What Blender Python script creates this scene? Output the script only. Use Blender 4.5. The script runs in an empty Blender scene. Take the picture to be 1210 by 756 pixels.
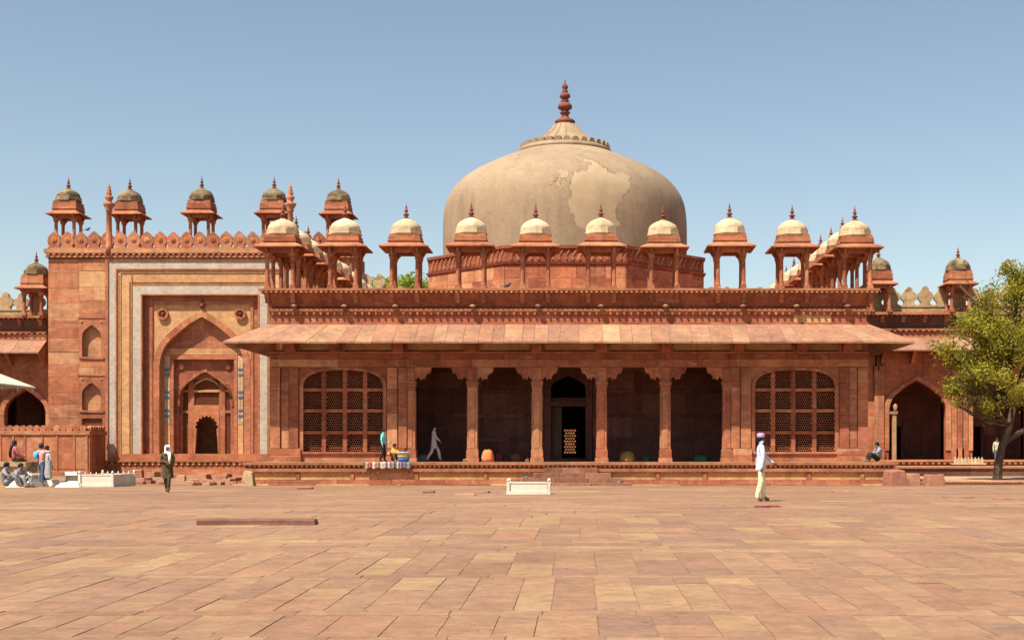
import bpy, bmesh, math, random
from mathutils import Vector, Matrix
from mathutils.noise import noise as noise3
random.seed(11)
PI = math.pi
sc = bpy.context.scene
COL = sc.collection

# ------------------------------------------------------------------ camera
F, U0, V0, CH = 1560.0, 683.0, 530.0, 1.66      # focal length in survey pixels, station point, eye height
cam = bpy.data.cameras.new('camera'); camo = bpy.data.objects.new('camera', cam); COL.objects.link(camo)
camo.location = (0, 0, CH); camo.rotation_euler = (PI/2, 0, 0)
cam.sensor_width = 36.0; cam.lens = 36.0*F/1210.0
cam.shift_x = -(U0-605)/1210.0; cam.shift_y = (V0-378)/1210.0
cam.clip_start = 0.1; cam.clip_end = 6000
sc.camera = camo

# ------------------------------------------------------------------ sky, sun, exposure
LD = Vector((0.38, 0.45, -1.0)).normalized()     # direction the sunlight travels
el = math.asin(-LD.z); az = math.atan2(-LD.x, -LD.y)
w = bpy.data.worlds.new('World'); sc.world = w; w.use_nodes = True
nt = w.node_tree; bg = nt.nodes['Background']
sky = nt.nodes.new('ShaderNodeTexSky'); sky.sky_type = 'NISHITA'; sky.sun_disc = False
sky.sun_elevation = el; sky.sun_rotation = az
sky.air_density = 1.0; sky.dust_density = 1.1; sky.ozone_density = 1.0; sky.altitude = 200
tint = nt.nodes.new('ShaderNodeMix'); tint.data_type = 'RGBA'; tint.blend_type = 'MULTIPLY'; tint.inputs[0].default_value = 1.0
tint.inputs[7].default_value = (1.11, 1.02, .89, 1)      # the photograph's warm white balance, the same over the whole sky
nt.links.new(sky.outputs[0], tint.inputs[6]); nt.links.new(tint.outputs[2], bg.inputs[0]); bg.inputs[1].default_value = 0.088
sun = bpy.data.lights.new('sun', 'SUN'); suno = bpy.data.objects.new('sun', sun); COL.objects.link(suno)
sun.energy = 5.0; sun.angle = math.radians(0.55); sun.color = (1.0, 0.91, 0.77)
suno.rotation_euler = LD.to_track_quat('-Z', 'Y').to_euler(); suno.location = (-30, -20, 60)
vs = sc.view_settings
vs.view_transform = 'Standard'; vs.look = 'None'; vs.gamma = 1.0; vs.use_curve_mapping = False
vs.exposure = 0.86
sc.render.filter_size = 1.1
sc.cycles.use_denoising = True

def fx(u, Y): return (u-U0)*Y/F
def fz(v, Y): return CH+(V0-v)*Y/F

# ------------------------------------------------------------------ materials
MAT = {}
def nodes_of(name, rough):
    m = bpy.data.materials.new(name); m.use_nodes = True
    t = m.node_tree; b = t.nodes['Principled BSDF']
    b.inputs['Roughness'].default_value = rough
    b.inputs['Specular IOR Level'].default_value = 0.25
    MAT[name] = m
    return m, t, b
def N(t, typ, **kw):
    n = t.nodes.new(typ)
    for k, v in kw.items(): setattr(n, k, v)
    return n
def mixc(t, blend, fac, a, b):
    n = N(t, 'ShaderNodeMix', data_type='RGBA', blend_type=blend)
    for i, v in ((0, fac), (6, a), (7, b)):
        if isinstance(v, bpy.types.NodeSocket): t.links.new(v, n.inputs[i])
        elif i == 0: n.inputs[0].default_value = v
        else: n.inputs[i].default_value = (*v, 1) if len(v) == 3 else v
    return n.outputs[2]
def mrange(t, val, a, b, c, d):
    n = N(t, 'ShaderNodeMapRange'); t.links.new(val, n.inputs[0])
    for i, v in enumerate((a, b, c, d)): n.inputs[i+1].default_value = v
    return n.outputs[0]
def noise(t, vec, scale, detail=4, rough=.55, dist=0):
    n = N(t, 'ShaderNodeTexNoise'); t.links.new(vec, n.inputs['Vector'])
    n.inputs['Scale'].default_value = scale; n.inputs['Detail'].default_value = detail
    n.inputs['Roughness'].default_value = rough; n.inputs['Distortion'].default_value = dist
    return n.outputs[0]
def mapping(t, vec, scale, loc=(0,0,0)):
    n = N(t, 'ShaderNodeMapping'); t.links.new(vec, n.inputs[0]); n.inputs['Scale'].default_value = scale
    n.inputs['Location'].default_value = loc
    return n.outputs[0]
def ramp(t, val, cols, interp='LINEAR'):
    n = N(t, 'ShaderNodeValToRGB'); t.links.new(val, n.inputs[0]); cr = n.color_ramp; cr.interpolation = interp
    k = len(cols)
    while len(cr.elements) < k: cr.elements.new(.5)
    for i, c in enumerate(cols):
        cr.elements[i].position = i/max(1, k-1) if interp == 'LINEAR' else i/k
        cr.elements[i].color = (*c, 1)
    return n.outputs[0]
def stone(name, cols, rough=.9, bump=.25, patch=None, patch_at=(.58, .68), patch_amt=.6, streak=.35, big=.7, lo=.78, hi=1.22,
          fine=.18, interp='LINEAR', pits=0, extra=None):
    m, t, b = nodes_of(name, rough)
    dim = lambda c: tuple(q*.78 for q in c)
    if name.startswith('red'): cols = [(c[0]*1.0, c[1]*1.04, c[2]*1.10) for c in cols]      # dusty, slightly pink sandstone
    cols = [dim(c) for c in cols]; patch = dim(patch) if patch else None
    g = N(t, 'ShaderNodeNewGeometry'); oi = N(t, 'ShaderNodeObjectInfo')
    a = N(t, 'ShaderNodeMath', operation='ADD'); t.links.new(oi.outputs['Random'], a.inputs[0]); t.links.new(g.outputs['Random Per Island'], a.inputs[1])
    f = N(t, 'ShaderNodeMath', operation='FRACT'); t.links.new(a.outputs[0], f.inputs[0])
    pos = g.outputs['Position']
    # shift the grain from piece to piece
    off = N(t, 'ShaderNodeVectorMath', operation='MULTIPLY_ADD')
    cmb = N(t, 'ShaderNodeCombineXYZ')
    for i in range(3): t.links.new(f.outputs[0], cmb.inputs[i])
    t.links.new(cmb.outputs[0], off.inputs[0]); off.inputs[1].default_value = (37, 19, 53); t.links.new(pos, off.inputs[2])
    pp = off.outputs[0]
    col = ramp(t, f.outputs[0], cols, interp)
    n1 = noise(t, pp, big, 6, .6)
    gs = N(t, 'ShaderNodeMapRange'); t.links.new(n1, gs.inputs[0])
    for i, v in enumerate((.3, .7, lo, hi)): gs.inputs[i+1].default_value = v
    col = mixc(t, 'MULTIPLY', 1.0, col, gs.outputs[0])
    n2 = noise(t, pos, 9, 5, .7)
    col = mixc(t, 'MULTIPLY', 1.0, col, mrange(t, n2, .3, .7, 1-fine, 1+fine))
    n3 = noise(t, mapping(t, pp, (1, 1, 1.6)), 3.2, 5, .65, .4)
    col = mixc(t, 'MULTIPLY', 1.0, col, mrange(t, n3, .32, .68, 1-fine*1.1, 1+fine*.9))
    if patch:
        pn = noise(t, mapping(t, pp, (.6, .6, 1.9)), 1.2, 8, .68, .9)
        col = mixc(t, 'MIX', mrange(t, pn, patch_at[0], patch_at[1], 0, patch_amt), col, patch)
    if streak:
        sn = noise(t, mapping(t, pos, (2.2, 2.2, .28)), 1.0, 5, .6)
        col = mixc(t, 'MULTIPLY', mrange(t, sn, .5, .72, 0, streak), col, (.42, .34, .30))
    if pits:
        pn = noise(t, mapping(t, pp, (1.5, 5.0, 1.5)), 1.9, 7, .8, .9)
        col = mixc(t, 'MULTIPLY', mrange(t, pn, .60, .68, 0, pits), col, (.32, .22, .18))
        p2 = noise(t, mapping(t, pp, (3.2, 5.5, 3)), 2.0, 4, .7, 1.6)
        mk = N(t, 'ShaderNodeMath', operation='MULTIPLY'); t.links.new(mrange(t, p2, .63, .67, 0, 1), mk.inputs[0]); t.links.new(mrange(t, noise(t, pos, .6, 3), .48, .6, 0, pits), mk.inputs[1])
        col = mixc(t, 'MULTIPLY', mk.outputs[0], col, (.22, .15, .13))
        pn = noise(t, mapping(t, pos, (1, 1, 1), (11, 4, 2)), .22, 5, .6)
        col = mixc(t, 'MULTIPLY', mrange(t, pn, .45, .65, 0, .4), col, (.70, .63, .62))
    if extra: col = extra(t, g, pos, col)
    t.links.new(col, b.inputs['Base Color'])
    bn = noise(t, pos, 16, 8, .7)
    bp = N(t, 'ShaderNodeBump'); bp.inputs['Strength'].default_value = bump; bp.inputs['Distance'].default_value = .05
    t.links.new(bn, bp.inputs['Height']); t.links.new(bp.outputs[0], b.inputs['Normal'])
    return m

BUFF = (.62, .36, .15)
stone('red', [(.42, .136, .063), (.49, .175, .08), (.37, .112, .054), (.52, .21, .10)], patch=(.64, .38, .20), patch_amt=.6, patch_at=(.54, .70), lo=.68, hi=1.25, streak=.5)
stone('red_carved', [(.36, .105, .050), (.42, .13, .062), (.33, .092, .047)], bump=.6, patch=(.58, .33, .18), patch_amt=.55, patch_at=(.58, .68), streak=.6, lo=.65, hi=1.2)
stone('red_block', [(.44, .142, .064), (.54, .205, .092), (.34, .102, .052), (.59, .27, .128), (.48, .165, .076), (.38, .118, .062), (.53, .212, .108)], patch=(.66, .39, .21), patch_amt=.6, patch_at=(.53, .68), lo=.70, hi=1.28, streak=.45)
stone('red_dark', [(.155, .06, .042), (.12, .048, .035), (.20, .09, .06)], patch=(.24, .13, .09), patch_amt=.35, streak=.5)  # deepest red stone: inner walls, ceilings, cloister cove, terrace wall face
stone('step_stone', [(.33, .15, .095), (.28, .125, .08), (.38, .19, .12)], streak=.7, patch=(.44, .27, .17), patch_amt=.4)
stone('buff', [(.64, .36, .17), (.60, .33, .155), (.67, .40, .20)], patch=(.52, .22, .10), patch_amt=.35, streak=.2, lo=.88, hi=1.12)
stone('mixed_panel', [(.42, .13, .07), (.47, .17, .09), (.44, .14, .075), (.62, .35, .16), (.40, .12, .07)], interp='CONSTANT', patch=(.6, .34, .17), patch_amt=.5)
stone('buff_panel', [(.60, .33, .14), (.64, .38, .17), (.55, .27, .13), (.62, .35, .15)], patch=(.45, .17, .09), patch_amt=.4, streak=.45)
stone('eave_stone', [(.33, .158, .094), (.40, .215, .124), (.28, .132, .09), (.43, .265, .145), (.36, .18, .107), (.30, .146, .10), (.41, .23, .132)], patch=(.45, .29, .16), patch_amt=.3, streak=.15, bump=.15)
def dome_extra(t, g, pos, col):
    # lighter islands of newer plaster with a dark broken edge, and hairline cracks
    d = N(t, 'ShaderNodeVectorMath', operation='DISTANCE'); t.links.new(mapping(t, pos, (1, .6, .8)), d.inputs[0])
    d.inputs[1].default_value = (.85, 67.6*.6, 14.35*.8)
    e = N(t, 'ShaderNodeMath', operation='MULTIPLY_ADD'); t.links.new(noise(t, pos, .75, 5, .6), e.inputs[0]); e.inputs[1].default_value = -4.2
    t.links.new(d.outputs[1], e.inputs[2])
    v = N(t, 'ShaderNodeTexVoronoi', feature='DISTANCE_TO_EDGE'); v.inputs['Scale'].default_value = .42
    wv = N(t, 'ShaderNodeVectorMath', operation='ADD'); t.links.new(pos, wv.inputs[0])
    nn = N(t, 'ShaderNodeTexNoise'); t.links.new(pos, nn.inputs['Vector']); nn.inputs['Scale'].default_value = 1.2; nn.inputs['Detail'].default_value = 6
    t.links.new(nn.outputs[1], wv.inputs[1]); t.links.new(wv.outputs[0], v.inputs['Vector'])
    ck = mrange(t, v.outputs[0], 0, .012, .45, 0)
    msk = N(t, 'ShaderNodeMath', operation='MULTIPLY'); t.links.new(ck, msk.inputs[0]); t.links.new(mrange(t, noise(t, pos, .35, 2), .5, .58, 0, 1), msk.inputs[1])
    col = mixc(t, 'MULTIPLY', msk.outputs[0], col, (.4, .33, .27))
    # dull staining, stronger towards the right side
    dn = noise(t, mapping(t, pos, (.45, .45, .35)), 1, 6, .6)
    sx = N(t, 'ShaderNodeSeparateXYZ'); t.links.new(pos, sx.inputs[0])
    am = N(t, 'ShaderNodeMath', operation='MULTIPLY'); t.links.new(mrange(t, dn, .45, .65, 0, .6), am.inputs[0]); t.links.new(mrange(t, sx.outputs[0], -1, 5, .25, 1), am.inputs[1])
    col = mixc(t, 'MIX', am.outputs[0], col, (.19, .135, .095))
    rs = noise(t, mapping(t, pos, (1.3, 1.3, .12), (3, 1, 0)), 1, 6, .65)
    col = mixc(t, 'MULTIPLY', mrange(t, rs, .52, .7, 0, .3), col, (.6, .53, .48))
    pl = noise(t, mapping(t, pos, (1, 1, 1), (5, 3, 8)), .5, 6, .6)
    col = mixc(t, 'MIX', mrange(t, pl, .55, .7, 0, .35), col, (.33, .25, .17))
    pale = mixc(t, 'MULTIPLY', 1.0, (.365, .268, .165), mrange(t, noise(t, pos, 1.3, 5, .6), .3, .7, .86, 1.12))
    col = mixc(t, 'MIX', mrange(t, e.outputs[0], -.58, -.50, .85, 0), col, pale)
    ed = N(t, 'ShaderNodeMath', operation='COMPARE'); t.links.new(e.outputs[0], ed.inputs[0]); ed.inputs[1].default_value = -.49; ed.inputs[2].default_value = .03
    edm = N(t, 'ShaderNodeMath', operation='MULTIPLY'); t.links.new(ed.outputs[0], edm.inputs[0]); t.links.new(mrange(t, noise(t, pos, 1.1, 3), .4, .6, .15, .9), edm.inputs[1])
    col = mixc(t, 'MULTIPLY', edm.outputs[0], col, (.45, .36, .29))
    return col
stone('dome_plaster', [(.372, .268, .172), (.372, .268, .172)], streak=.3, big=.35, lo=.84, hi=1.14, fine=.08, bump=.2, extra=dome_extra)
stone('cream', [(.66, .51, .31), (.78, .62, .40), (.60, .45, .27), (.72, .56, .35)], streak=.6, lo=.82, hi=1.1, fine=.10, patch=(.34, .26, .18), patch_at=(.56, .70), patch_amt=.55, bump=.15)
stone('dark_dome', [(.30, .22, .12), (.36, .26, .14), (.26, .19, .11)], streak=.7, patch=(.09, .065, .04), patch_at=(.47, .58), patch_amt=.85, bump=.3)
stone('lichen_stone', [(.46, .32, .17), (.52, .36, .20), (.42, .29, .16)], streak=.6, patch=(.16, .11, .07), patch_at=(.55, .64), patch_amt=.75, bump=.4)
stone('marble', [(.80, .72, .58), (.76, .69, .57), (.82, .75, .62)], streak=.25, lo=.92, hi=1.05, fine=.05, rough=.55, bump=.05)
def mosaic_extra(t, g, pos, col):
    v = N(t, 'ShaderNodeTexVoronoi'); v.inputs['Scale'].default_value = 4.4; v.inputs['Randomness'].default_value = .12; t.links.new(pos, v.inputs['Vector'])
    return mixc(t, 'MIX', mrange(t, v.outputs[0], .24, .36, .62, 0), col, (.22, .12, .09))
stone('mosaic', [(.56, .475, .385), (.53, .445, .355)], streak=.15, lo=.88, hi=1.1, extra=mosaic_extra)
stone('tile_blue', [(.07, .20, .30), (.05, .15, .26)], rough=.35, streak=0, bump=.02)
stone('tile_pale', [(.52, .46, .36), (.55, .50, .38)], rough=.4, streak=.2, bump=.05)
stone('finial_red', [(.20, .065, .045), (.25, .08, .05)], streak=.4)
stone('beam_stone', [(.24, .11, .075), (.22, .10, .07)], streak=.4, pits=.5)
stone('paving', [(.325, .182, .108), (.34, .198, .116), (.30, .165, .10), (.345, .186, .11), (.375, .24, .126), (.29, .164, .107), (.33, .182, .107), (.265, .155, .104), (.35, .21, .12)],
      bump=.35, streak=0, big=.9, lo=.86, hi=1.12, patch=(.40, .26, .145), patch_amt=.4, pits=.9, fine=.15)
stone('paving_bed', [(.27, .155, .095), (.25, .143, .09)], streak=0, bump=.5)
stone('dust_ground', [(.50, .32, .20), (.46, .29, .18)], streak=0, big=.25, bump=.4)
stone('rubble', [(.42, .17, .10), (.50, .25, .15), (.34, .13, .085)], bump=.5, streak=.4, patch=(.5, .3, .19), patch_amt=.5, lo=.7, hi=1.2)
stone('wood_dark', [(.10, .055, .035), (.13, .07, .04)], streak=.4, rough=.6)
stone('bark', [(.12, .08, .05), (.10, .068, .045)], bump=.9, streak=.5)
def plain(name, c, rough=.8, var=.12, transl=0):
    m, t, b = nodes_of(name, rough)
    g = N(t, 'ShaderNodeNewGeometry')
    n = noise(t, g.outputs['Position'], 14, 3)
    col = mixc(t, 'MULTIPLY', 1.0, c, mrange(t, n, .3, .7, 1-var, 1+var))
    t.links.new(col, b.inputs['Base Color'])
    bp = N(t, 'ShaderNodeBump'); bp.inputs['Strength'].default_value = .9; bp.inputs['Distance'].default_value = .04
    t.links.new(noise(t, mapping(t, g.outputs['Position'], (1, 1, .45)), 11, 3, .5, 1.2), bp.inputs['Height']); t.links.new(bp.outputs[0], b.inputs['Normal'])
    return m
def leaf(name, cols):
    m, t, b = nodes_of(name, .55)
    g = N(t, 'ShaderNodeNewGeometry')
    cl_ = noise(t, g.outputs['Position'], .9, 2); ad = N(t, 'ShaderNodeMath', operation='MULTIPLY_ADD'); t.links.new(mrange(t, cl_, .3, .7, 0, 1), ad.inputs[0]); ad.inputs[1].default_value = .5
    hf = N(t, 'ShaderNodeMath', operation='MULTIPLY'); t.links.new(g.outputs['Random Per Island'], hf.inputs[0]); hf.inputs[1].default_value = .5; t.links.new(hf.outputs[0], ad.inputs[2])
    col = ramp(t, ad.outputs[0], cols)
    t.links.new(col, b.inputs['Base Color'])
    tr = N(t, 'ShaderNodeBsdfTranslucent'); t.links.new(col, tr.inputs[0])
    mx = N(t, 'ShaderNodeMixShader'); mx.inputs[0].default_value = .45
    t.links.new(b.outputs[0], mx.inputs[1]); t.links.new(tr.outputs[0], mx.inputs[2])
    t.links.new(mx.outputs[0], t.nodes['Material Output'].inputs[0])
leaf('leaf_neem', [(.14, .155, .02), (.21, .21, .024), (.30, .28, .032), (.40, .335, .035), (.52, .37, .03)])
leaf('leaf_far', [(.20, .25, .03), (.26, .30, .04), (.30, .33, .05)])
def check_mat(name, c1, c2, scale):
    m, t, b = nodes_of(name, .85)
    tc = N(t, 'ShaderNodeTexCoord'); mp = mapping(t, tc.outputs['Object'], (scale, scale, scale), (.03, .03, .03))
    ch = N(t, 'ShaderNodeTexChecker'); ch.inputs['Scale'].default_value = 1; t.links.new(mp, ch.inputs[0])
    ch.inputs[1].default_value = (*c1, 1); ch.inputs[2].default_value = (*c2, 1)
    t.links.new(ch.outputs[0], b.inputs['Base Color'])
def stripe_mat(name, cols, scale):
    m, t, b = nodes_of(name, .85)
    g = N(t, 'ShaderNodeNewGeometry'); mp = mapping(t, g.outputs['Position'], (scale, 0, 0))
    wn = N(t, 'ShaderNodeTexWhiteNoise', noise_dimensions='1D'); sp = N(t, 'ShaderNodeSeparateXYZ'); t.links.new(mp, sp.inputs[0])
    fl = N(t, 'ShaderNodeMath', operation='FLOOR'); t.links.new(sp.outputs[0], fl.inputs[0]); t.links.new(fl.outputs[0], wn.inputs['W'])
    t.links.new(ramp(t, wn.outputs[0], cols, 'CONSTANT'), b.inputs['Base Color'])
plain('skin', (.18, .085, .05), .6); plain('hair', (.012, .01, .009), .5)
plain('cloth_paleblue', (.52, .60, .74)); plain('cloth_cream', (.80, .70, .42)); plain('cloth_khaki', (.075, .05, .022))
plain('cloth_white', (.78, .76, .72)); plain('cloth_kurta', (.42, .40, .39)); plain('cloth_jeans', (.07, .11, .19)); plain('cloth_black', (.02, .018, .018))
plain('cloth_cyan', (.16, .62, .55)); plain('cloth_orange', (.80, .28, .04)); plain('cloth_brown', (.10, .045, .03)); plain('cloth_pink', (.42, .13, .14))
plain('cloth_bluebag', (.10, .42, .70)); plain('cloth_green', (.015, .09, .04)); plain('cloth_saffron', (.70, .20, .07)); plain('cloth_gold', (.26, .17, .05))
plain('cloth_grey', (.22, .23, .27)); plain('cloth_shaded', (.27, .25, .26)); plain('cap_violet', (.36, .25, .42)); plain('plastic_blue', (.05, .19, .42), .5); plain('plastic_white', (.55, .55, .53), .5)  # seated pair's pale cloth is greyed: shade put into its colour
plain('iron', (.03, .025, .02), .5); plain('petal', (.16, .02, .02)); plain('feather', (.05, .05, .055)); plain('plastic_cyan', (.08, .28, .28), .5)
plain('cloth_maroon', (.20, .03, .03)); plain('plastic_yellow', (.45, .28, .06), .5)
check_mat('cloth_check', (.60, .50, .47), (.42, .05, .06), 16); check_mat('cloth_pattern', (.48, .46, .30), (.30, .30, .20), 18)
stripe_mat('cloth_stripe', [(.45, .42, .36), (.30, .08, .06), (.10, .24, .20), (.42, .33, .14), (.06, .06, .07), (.40, .38, .34), (.26, .14, .2), (.16, .1, .07)], 15)

# ------------------------------------------------------------------ mesh builder
ORI = {}                                    # world origin of every parent
class MB:
    def __init__(s): s.v = []; s.f = []; s.sm = []
    def _add(s, vs, fs, smooth=False):
        o = len(s.v); s.v += [tuple(p) for p in vs]; s.f += [tuple(i+o for i in f) for f in fs]; s.sm += [smooth]*len(fs)
    def box(s, x0, x1, y0, y1, z0, z1):
        x0, x1 = min(x0, x1), max(x0, x1); z0, z1 = min(z0, z1), max(z0, z1); y0, y1 = min(y0, y1), max(y0, y1)
        s.hexa([(x0,y0,z0),(x1,y0,z0),(x1,y1,z0),(x0,y1,z0)], [(x0,y0,z1),(x1,y0,z1),(x1,y1,z1),(x0,y1,z1)]); return s
    def hexa(s, lo, hi):
        s._add(list(lo)+list(hi), [(3,2,1,0),(4,5,6,7),(0,1,5,4),(1,2,6,5),(2,3,7,6),(3,0,4,7)]); return s
    def prism(s, poly, a0, a1, axis='y'):
        n = len(poly)
        def P(p, a): return {'y': (p[0], a, p[1]), 'x': (a, p[0], p[1]), 'z': (p[0], p[1], a)}[axis]
        vs = [P(p, a0) for p in poly]+[P(p, a1) for p in poly]
        s._add(vs, [tuple(range(n)), tuple(range(2*n-1, n-1, -1))]+[(i, i+n, (i+1) % n+n, (i+1) % n) for i in range(n)]); return s
    def lathe(s, cx, cy, prof, n=16, ph=0., smooth=True, sx=1., sy=1., cap=True):
        vs = []; fs = []
        for r, z in prof:
            for k in range(n):
                a = ph+2*PI*k/n; vs.append((cx+r*sx*math.cos(a), cy+r*sy*math.sin(a), z))
        for i in range(len(prof)-1):
            for k in range(n): fs.append((i*n+k, i*n+(k+1) % n, (i+1)*n+(k+1) % n, (i+1)*n+k))
        s._add(vs, fs, smooth)
        if cap:
            m = len(prof)
            s.f.append(tuple(len(s.v)-m*n+k for k in range(n-1, -1, -1))); s.sm.append(False)
            s.f.append(tuple(len(s.v)-n+k for k in range(n))); s.sm.append(False)
        return s
    def tube(s, pts, rad, n=6):
        pts = [Vector(p) for p in pts]; vs = []; fs = []
        for i, p in enumerate(pts):
            d = (pts[min(i+1, len(pts)-1)]-pts[max(i-1, 0)]).normalized()
            a = d.orthogonal().normalized(); 
            if i: a = (pa-d*pa.dot(d)).normalized()
            pa = a; b = d.cross(a)
            for k in range(n):
                t = 2*PI*k/n; vs.append(p+(a*math.cos(t)+b*math.sin(t))*rad[i])
        for i in range(len(pts)-1):
            for k in range(n): fs.append((i*n+k, i*n+(k+1) % n, (i+1)*n+(k+1) % n, (i+1)*n+k))
        fs += [tuple(range(n-1, -1, -1)), tuple(len(vs)-n+k for k in range(n))]
        s._add(vs, fs, True); return s
    def build(s, name, mat, parent=None, loc=None, fix=True):
        if loc is None: loc = ORI[parent.name] if parent else Vector((0, 0, 0))
        loc = Vector(loc)
        me = bpy.data.meshes.new(name)
        me.from_pydata([(v[0]-loc.x, v[1]-loc.y, v[2]-loc.z) for v in s.v], [], s.f)
        me.polygons.foreach_set('use_smooth', s.sm)
        if fix:
            bm = bmesh.new(); bm.from_mesh(me); bmesh.ops.recalc_face_normals(bm, faces=bm.faces); bm.to_mesh(me); bm.free()
        me.materials.append(MAT[mat])
        return add(name, me, parent, loc)
def add(name, me, parent, loc):
    o = bpy.data.objects.new(name, me); COL.objects.link(o)
    if parent is not None:
        o.parent = parent; o.location = Vector(loc)-ORI[parent.name]
    else: o.location = loc
    ORI[o.name] = Vector(loc)
    return o
def thing(name, label, cat, loc=(0,0,0), group=None):
    o = bpy.data.objects.new(name, None); COL.objects.link(o); o.location = loc; o.empty_display_size = .3
    ORI[o.name] = Vector(loc)
    return tag(o, label, cat, group)
def tag(o, label, cat, group=None):
    o['label'] = label; o['category'] = cat
    if group: o['group'] = group
    return o
def structure(o): o['kind'] = 'structure'; return o
def stuff(o): o['kind'] = 'stuff'; return o
UB = {}
def unit_box(mat, ch=.012):
    k = (mat, ch)
    if k not in UB:
        me = bpy.data.meshes.new('chamfered_block'); bm = bmesh.new()
        bmesh.ops.create_cube(bm, size=1.0)
        bmesh.ops.bevel(bm, geom=list(bm.edges), offset=ch, segments=1, affect='EDGES')
        bm.to_mesh(me); bm.free(); me.materials.append(MAT[mat]); UB[k] = me
    return UB[k]
def piece(name, parent, mat, x0, x1, y0, y1, z0, z1, ch=.012, rot=None):
    o = bpy.data.objects.new(name, unit_box(mat, ch)); COL.objects.link(o); o.parent = parent
    c = Vector(((x0+x1)/2, (y0+y1)/2, (z0+z1)/2))
    o.location = c-ORI[parent.name]; o.scale = (abs(x1-x0), abs(y1-y0), abs(z1-z0))
    if rot: o.rotation_euler = rot
    return o
def copy_tree(o, parent, loc, rotz=0):
    c = o.copy(); COL.objects.link(c); c.parent = parent
    c.location = Vector(loc)-(ORI[parent.name] if parent else Vector((0,0,0))); c.rotation_euler = (0, 0, rotz); ORI[c.name] = Vector(loc)
    for ch in list(o.children):
        d = ch.copy(); COL.objects.link(d); d.parent = c
        for g in list(ch.children):
            e = g.copy(); COL.objects.link(e); e.parent = d
    return c
def dentils(mb, a0, a1, pitch, wd, b0, b1, z0, z1, axis='x'):
    n = max(1, int((a1-a0)/pitch)); p = (a1-a0)/n
    for i in range(n):
        c = a0+(i+.5)*p
        if axis == 'x': mb.prism([(c-wd/2, z1), (c+wd/2, z1), (c+wd/2, (z0+z1)/2), (c, z0), (c-wd/2, (z0+z1)/2)], b0, b1)
        else: mb.box(b0, b1, c-wd/2, c+wd/2, z0, z1)
    return mb
def pointed(x0, x1, zs, za, n=10, fl=.12):
    """four-centred pointed arch, left spring to right spring"""
    c = (x0+x1)/2; a = (x1-x0)/2; h = za-zs; out = []
    R1 = .6*a; th = math.radians(55); k = .55*h/(R1*math.sin(th)); m = n//2
    for i in range(m+1):
        p = th*i/m; out.append((a-R1+R1*math.cos(p), R1*math.sin(p)*k))
    xj, zj = out[-1]
    for i in range(1, n-m+1):
        t = i/(n-m); out.append((xj*(1-t), zj+(h-zj)*t+.035*h*math.sin(PI*t)))
    L = [(c-x, zs+z) for x, z in out]; R = [(c+x, zs+z) for x, z in reversed(out[:-1])]
    return L+R
def rounded(x0, x1, zs, za, n=10):
    c = (x0+x1)/2; a = (x1-x0)/2; h = za-zs
    return [(c-a*abs(math.cos(PI*i/(2*n)))**.72*(1 if i <= n else -1), zs+h*math.sin(PI*i/(2*n))**.8) for i in range(2*n+1)]
def multifoil(x0, x1, zs, za, lobes=9, k=5):
    c = (x0+x1)/2; a = (x1-x0)/2; h = za-zs; out = []
    for i in range(lobes*k+1):
        t = i/(lobes*k); ang = PI*(1-t); s = abs(math.sin(PI*t*lobes)); q = 1-.15*(1-s)
        out.append((c+a*q*math.cos(ang), zs+h*q*math.sin(ang)))
    return out
def arch_panel(mb, x0, x1, z0, z1, contour, y0, y1):
    """slab with an opening that stands on its lower edge"""
    a, b = contour[0][0], contour[-1][0]
    mb.prism([(x0, z0), (a, z0)]+contour+[(b, z0), (x1, z0), (x1, z1), (x0, z1)], y0, y1); return mb
def ring(mb, outer, inner, y0, y1):
    for i in range(len(outer)-1):
        mb.hexa([(inner[i][0], y0, inner[i][1]), (inner[i+1][0], y0, inner[i+1][1]), (inner[i+1][0], y1, inner[i+1][1]), (inner[i][0], y1, inner[i][1])],
                [(outer[i][0], y0, outer[i][1]), (outer[i+1][0], y0, outer[i+1][1]), (outer[i+1][0], y1, outer[i+1][1]), (outer[i][0], y1, outer[i][1])])
    return mb
LAT = {}
def lattice(w_, h_, nx, nz, mat, bar=.11, th=.05):
    """pierced stone screen: a staggered net of six-sided holes, local origin at its lower left corner, front at y=0"""
    key = (round(w_, 3), round(h_, 3), nx, nz, mat, bar)
    if key in LAT: return LAT[key]
    mb = MB(); cw = w_/nx; chh = h_/nz
    for j in range(nz):
        if j % 2:
            for xe in (0, w_-cw/2): mb._add([(xe, 0, j*chh), (xe+cw/2, 0, j*chh), (xe+cw/2, 0, (j+1)*chh), (xe, 0, (j+1)*chh)], [(0, 1, 2, 3)])
        for i in range(nx-(j % 2)):
            x, z = (i+.5*(j % 2))*cw, j*chh; cx, cz = x+cw/2, z+chh/2; r = .5*(1-bar)
            corner = [(x, z), (x+cw/2, z), (x+cw, z), (x+cw, z+chh/2), (x+cw, z+chh), (x+cw/2, z+chh), (x, z+chh), (x, z+chh/2)]
            hole = []
            for q in range(8):
                a = -3*PI/4+q*PI/4; e_ = 1.22 if q % 2 == 0 else 1.09; hole.append((cx+cw*r*e_*math.cos(a), cz+chh*r*e_*math.sin(a)))
            vs = [(p[0], 0, p[1]) for p in corner]+[(p[0], 0, p[1]) for p in hole]+[(p[0], th, p[1]) for p in hole]
            fs = []
            for q in range(8):
                r2 = (q+1) % 8
                fs.append((q, r2, 8+r2, 8+q)); fs.append((8+q, 8+r2, 16+r2, 16+q))
            mb._add(vs, fs)
    me = bpy.data.meshes.new('pierced_screen'); me.from_pydata(mb.v, [], mb.f); me.materials.append(MAT[mat])
    LAT[key] = me
    return me
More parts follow.
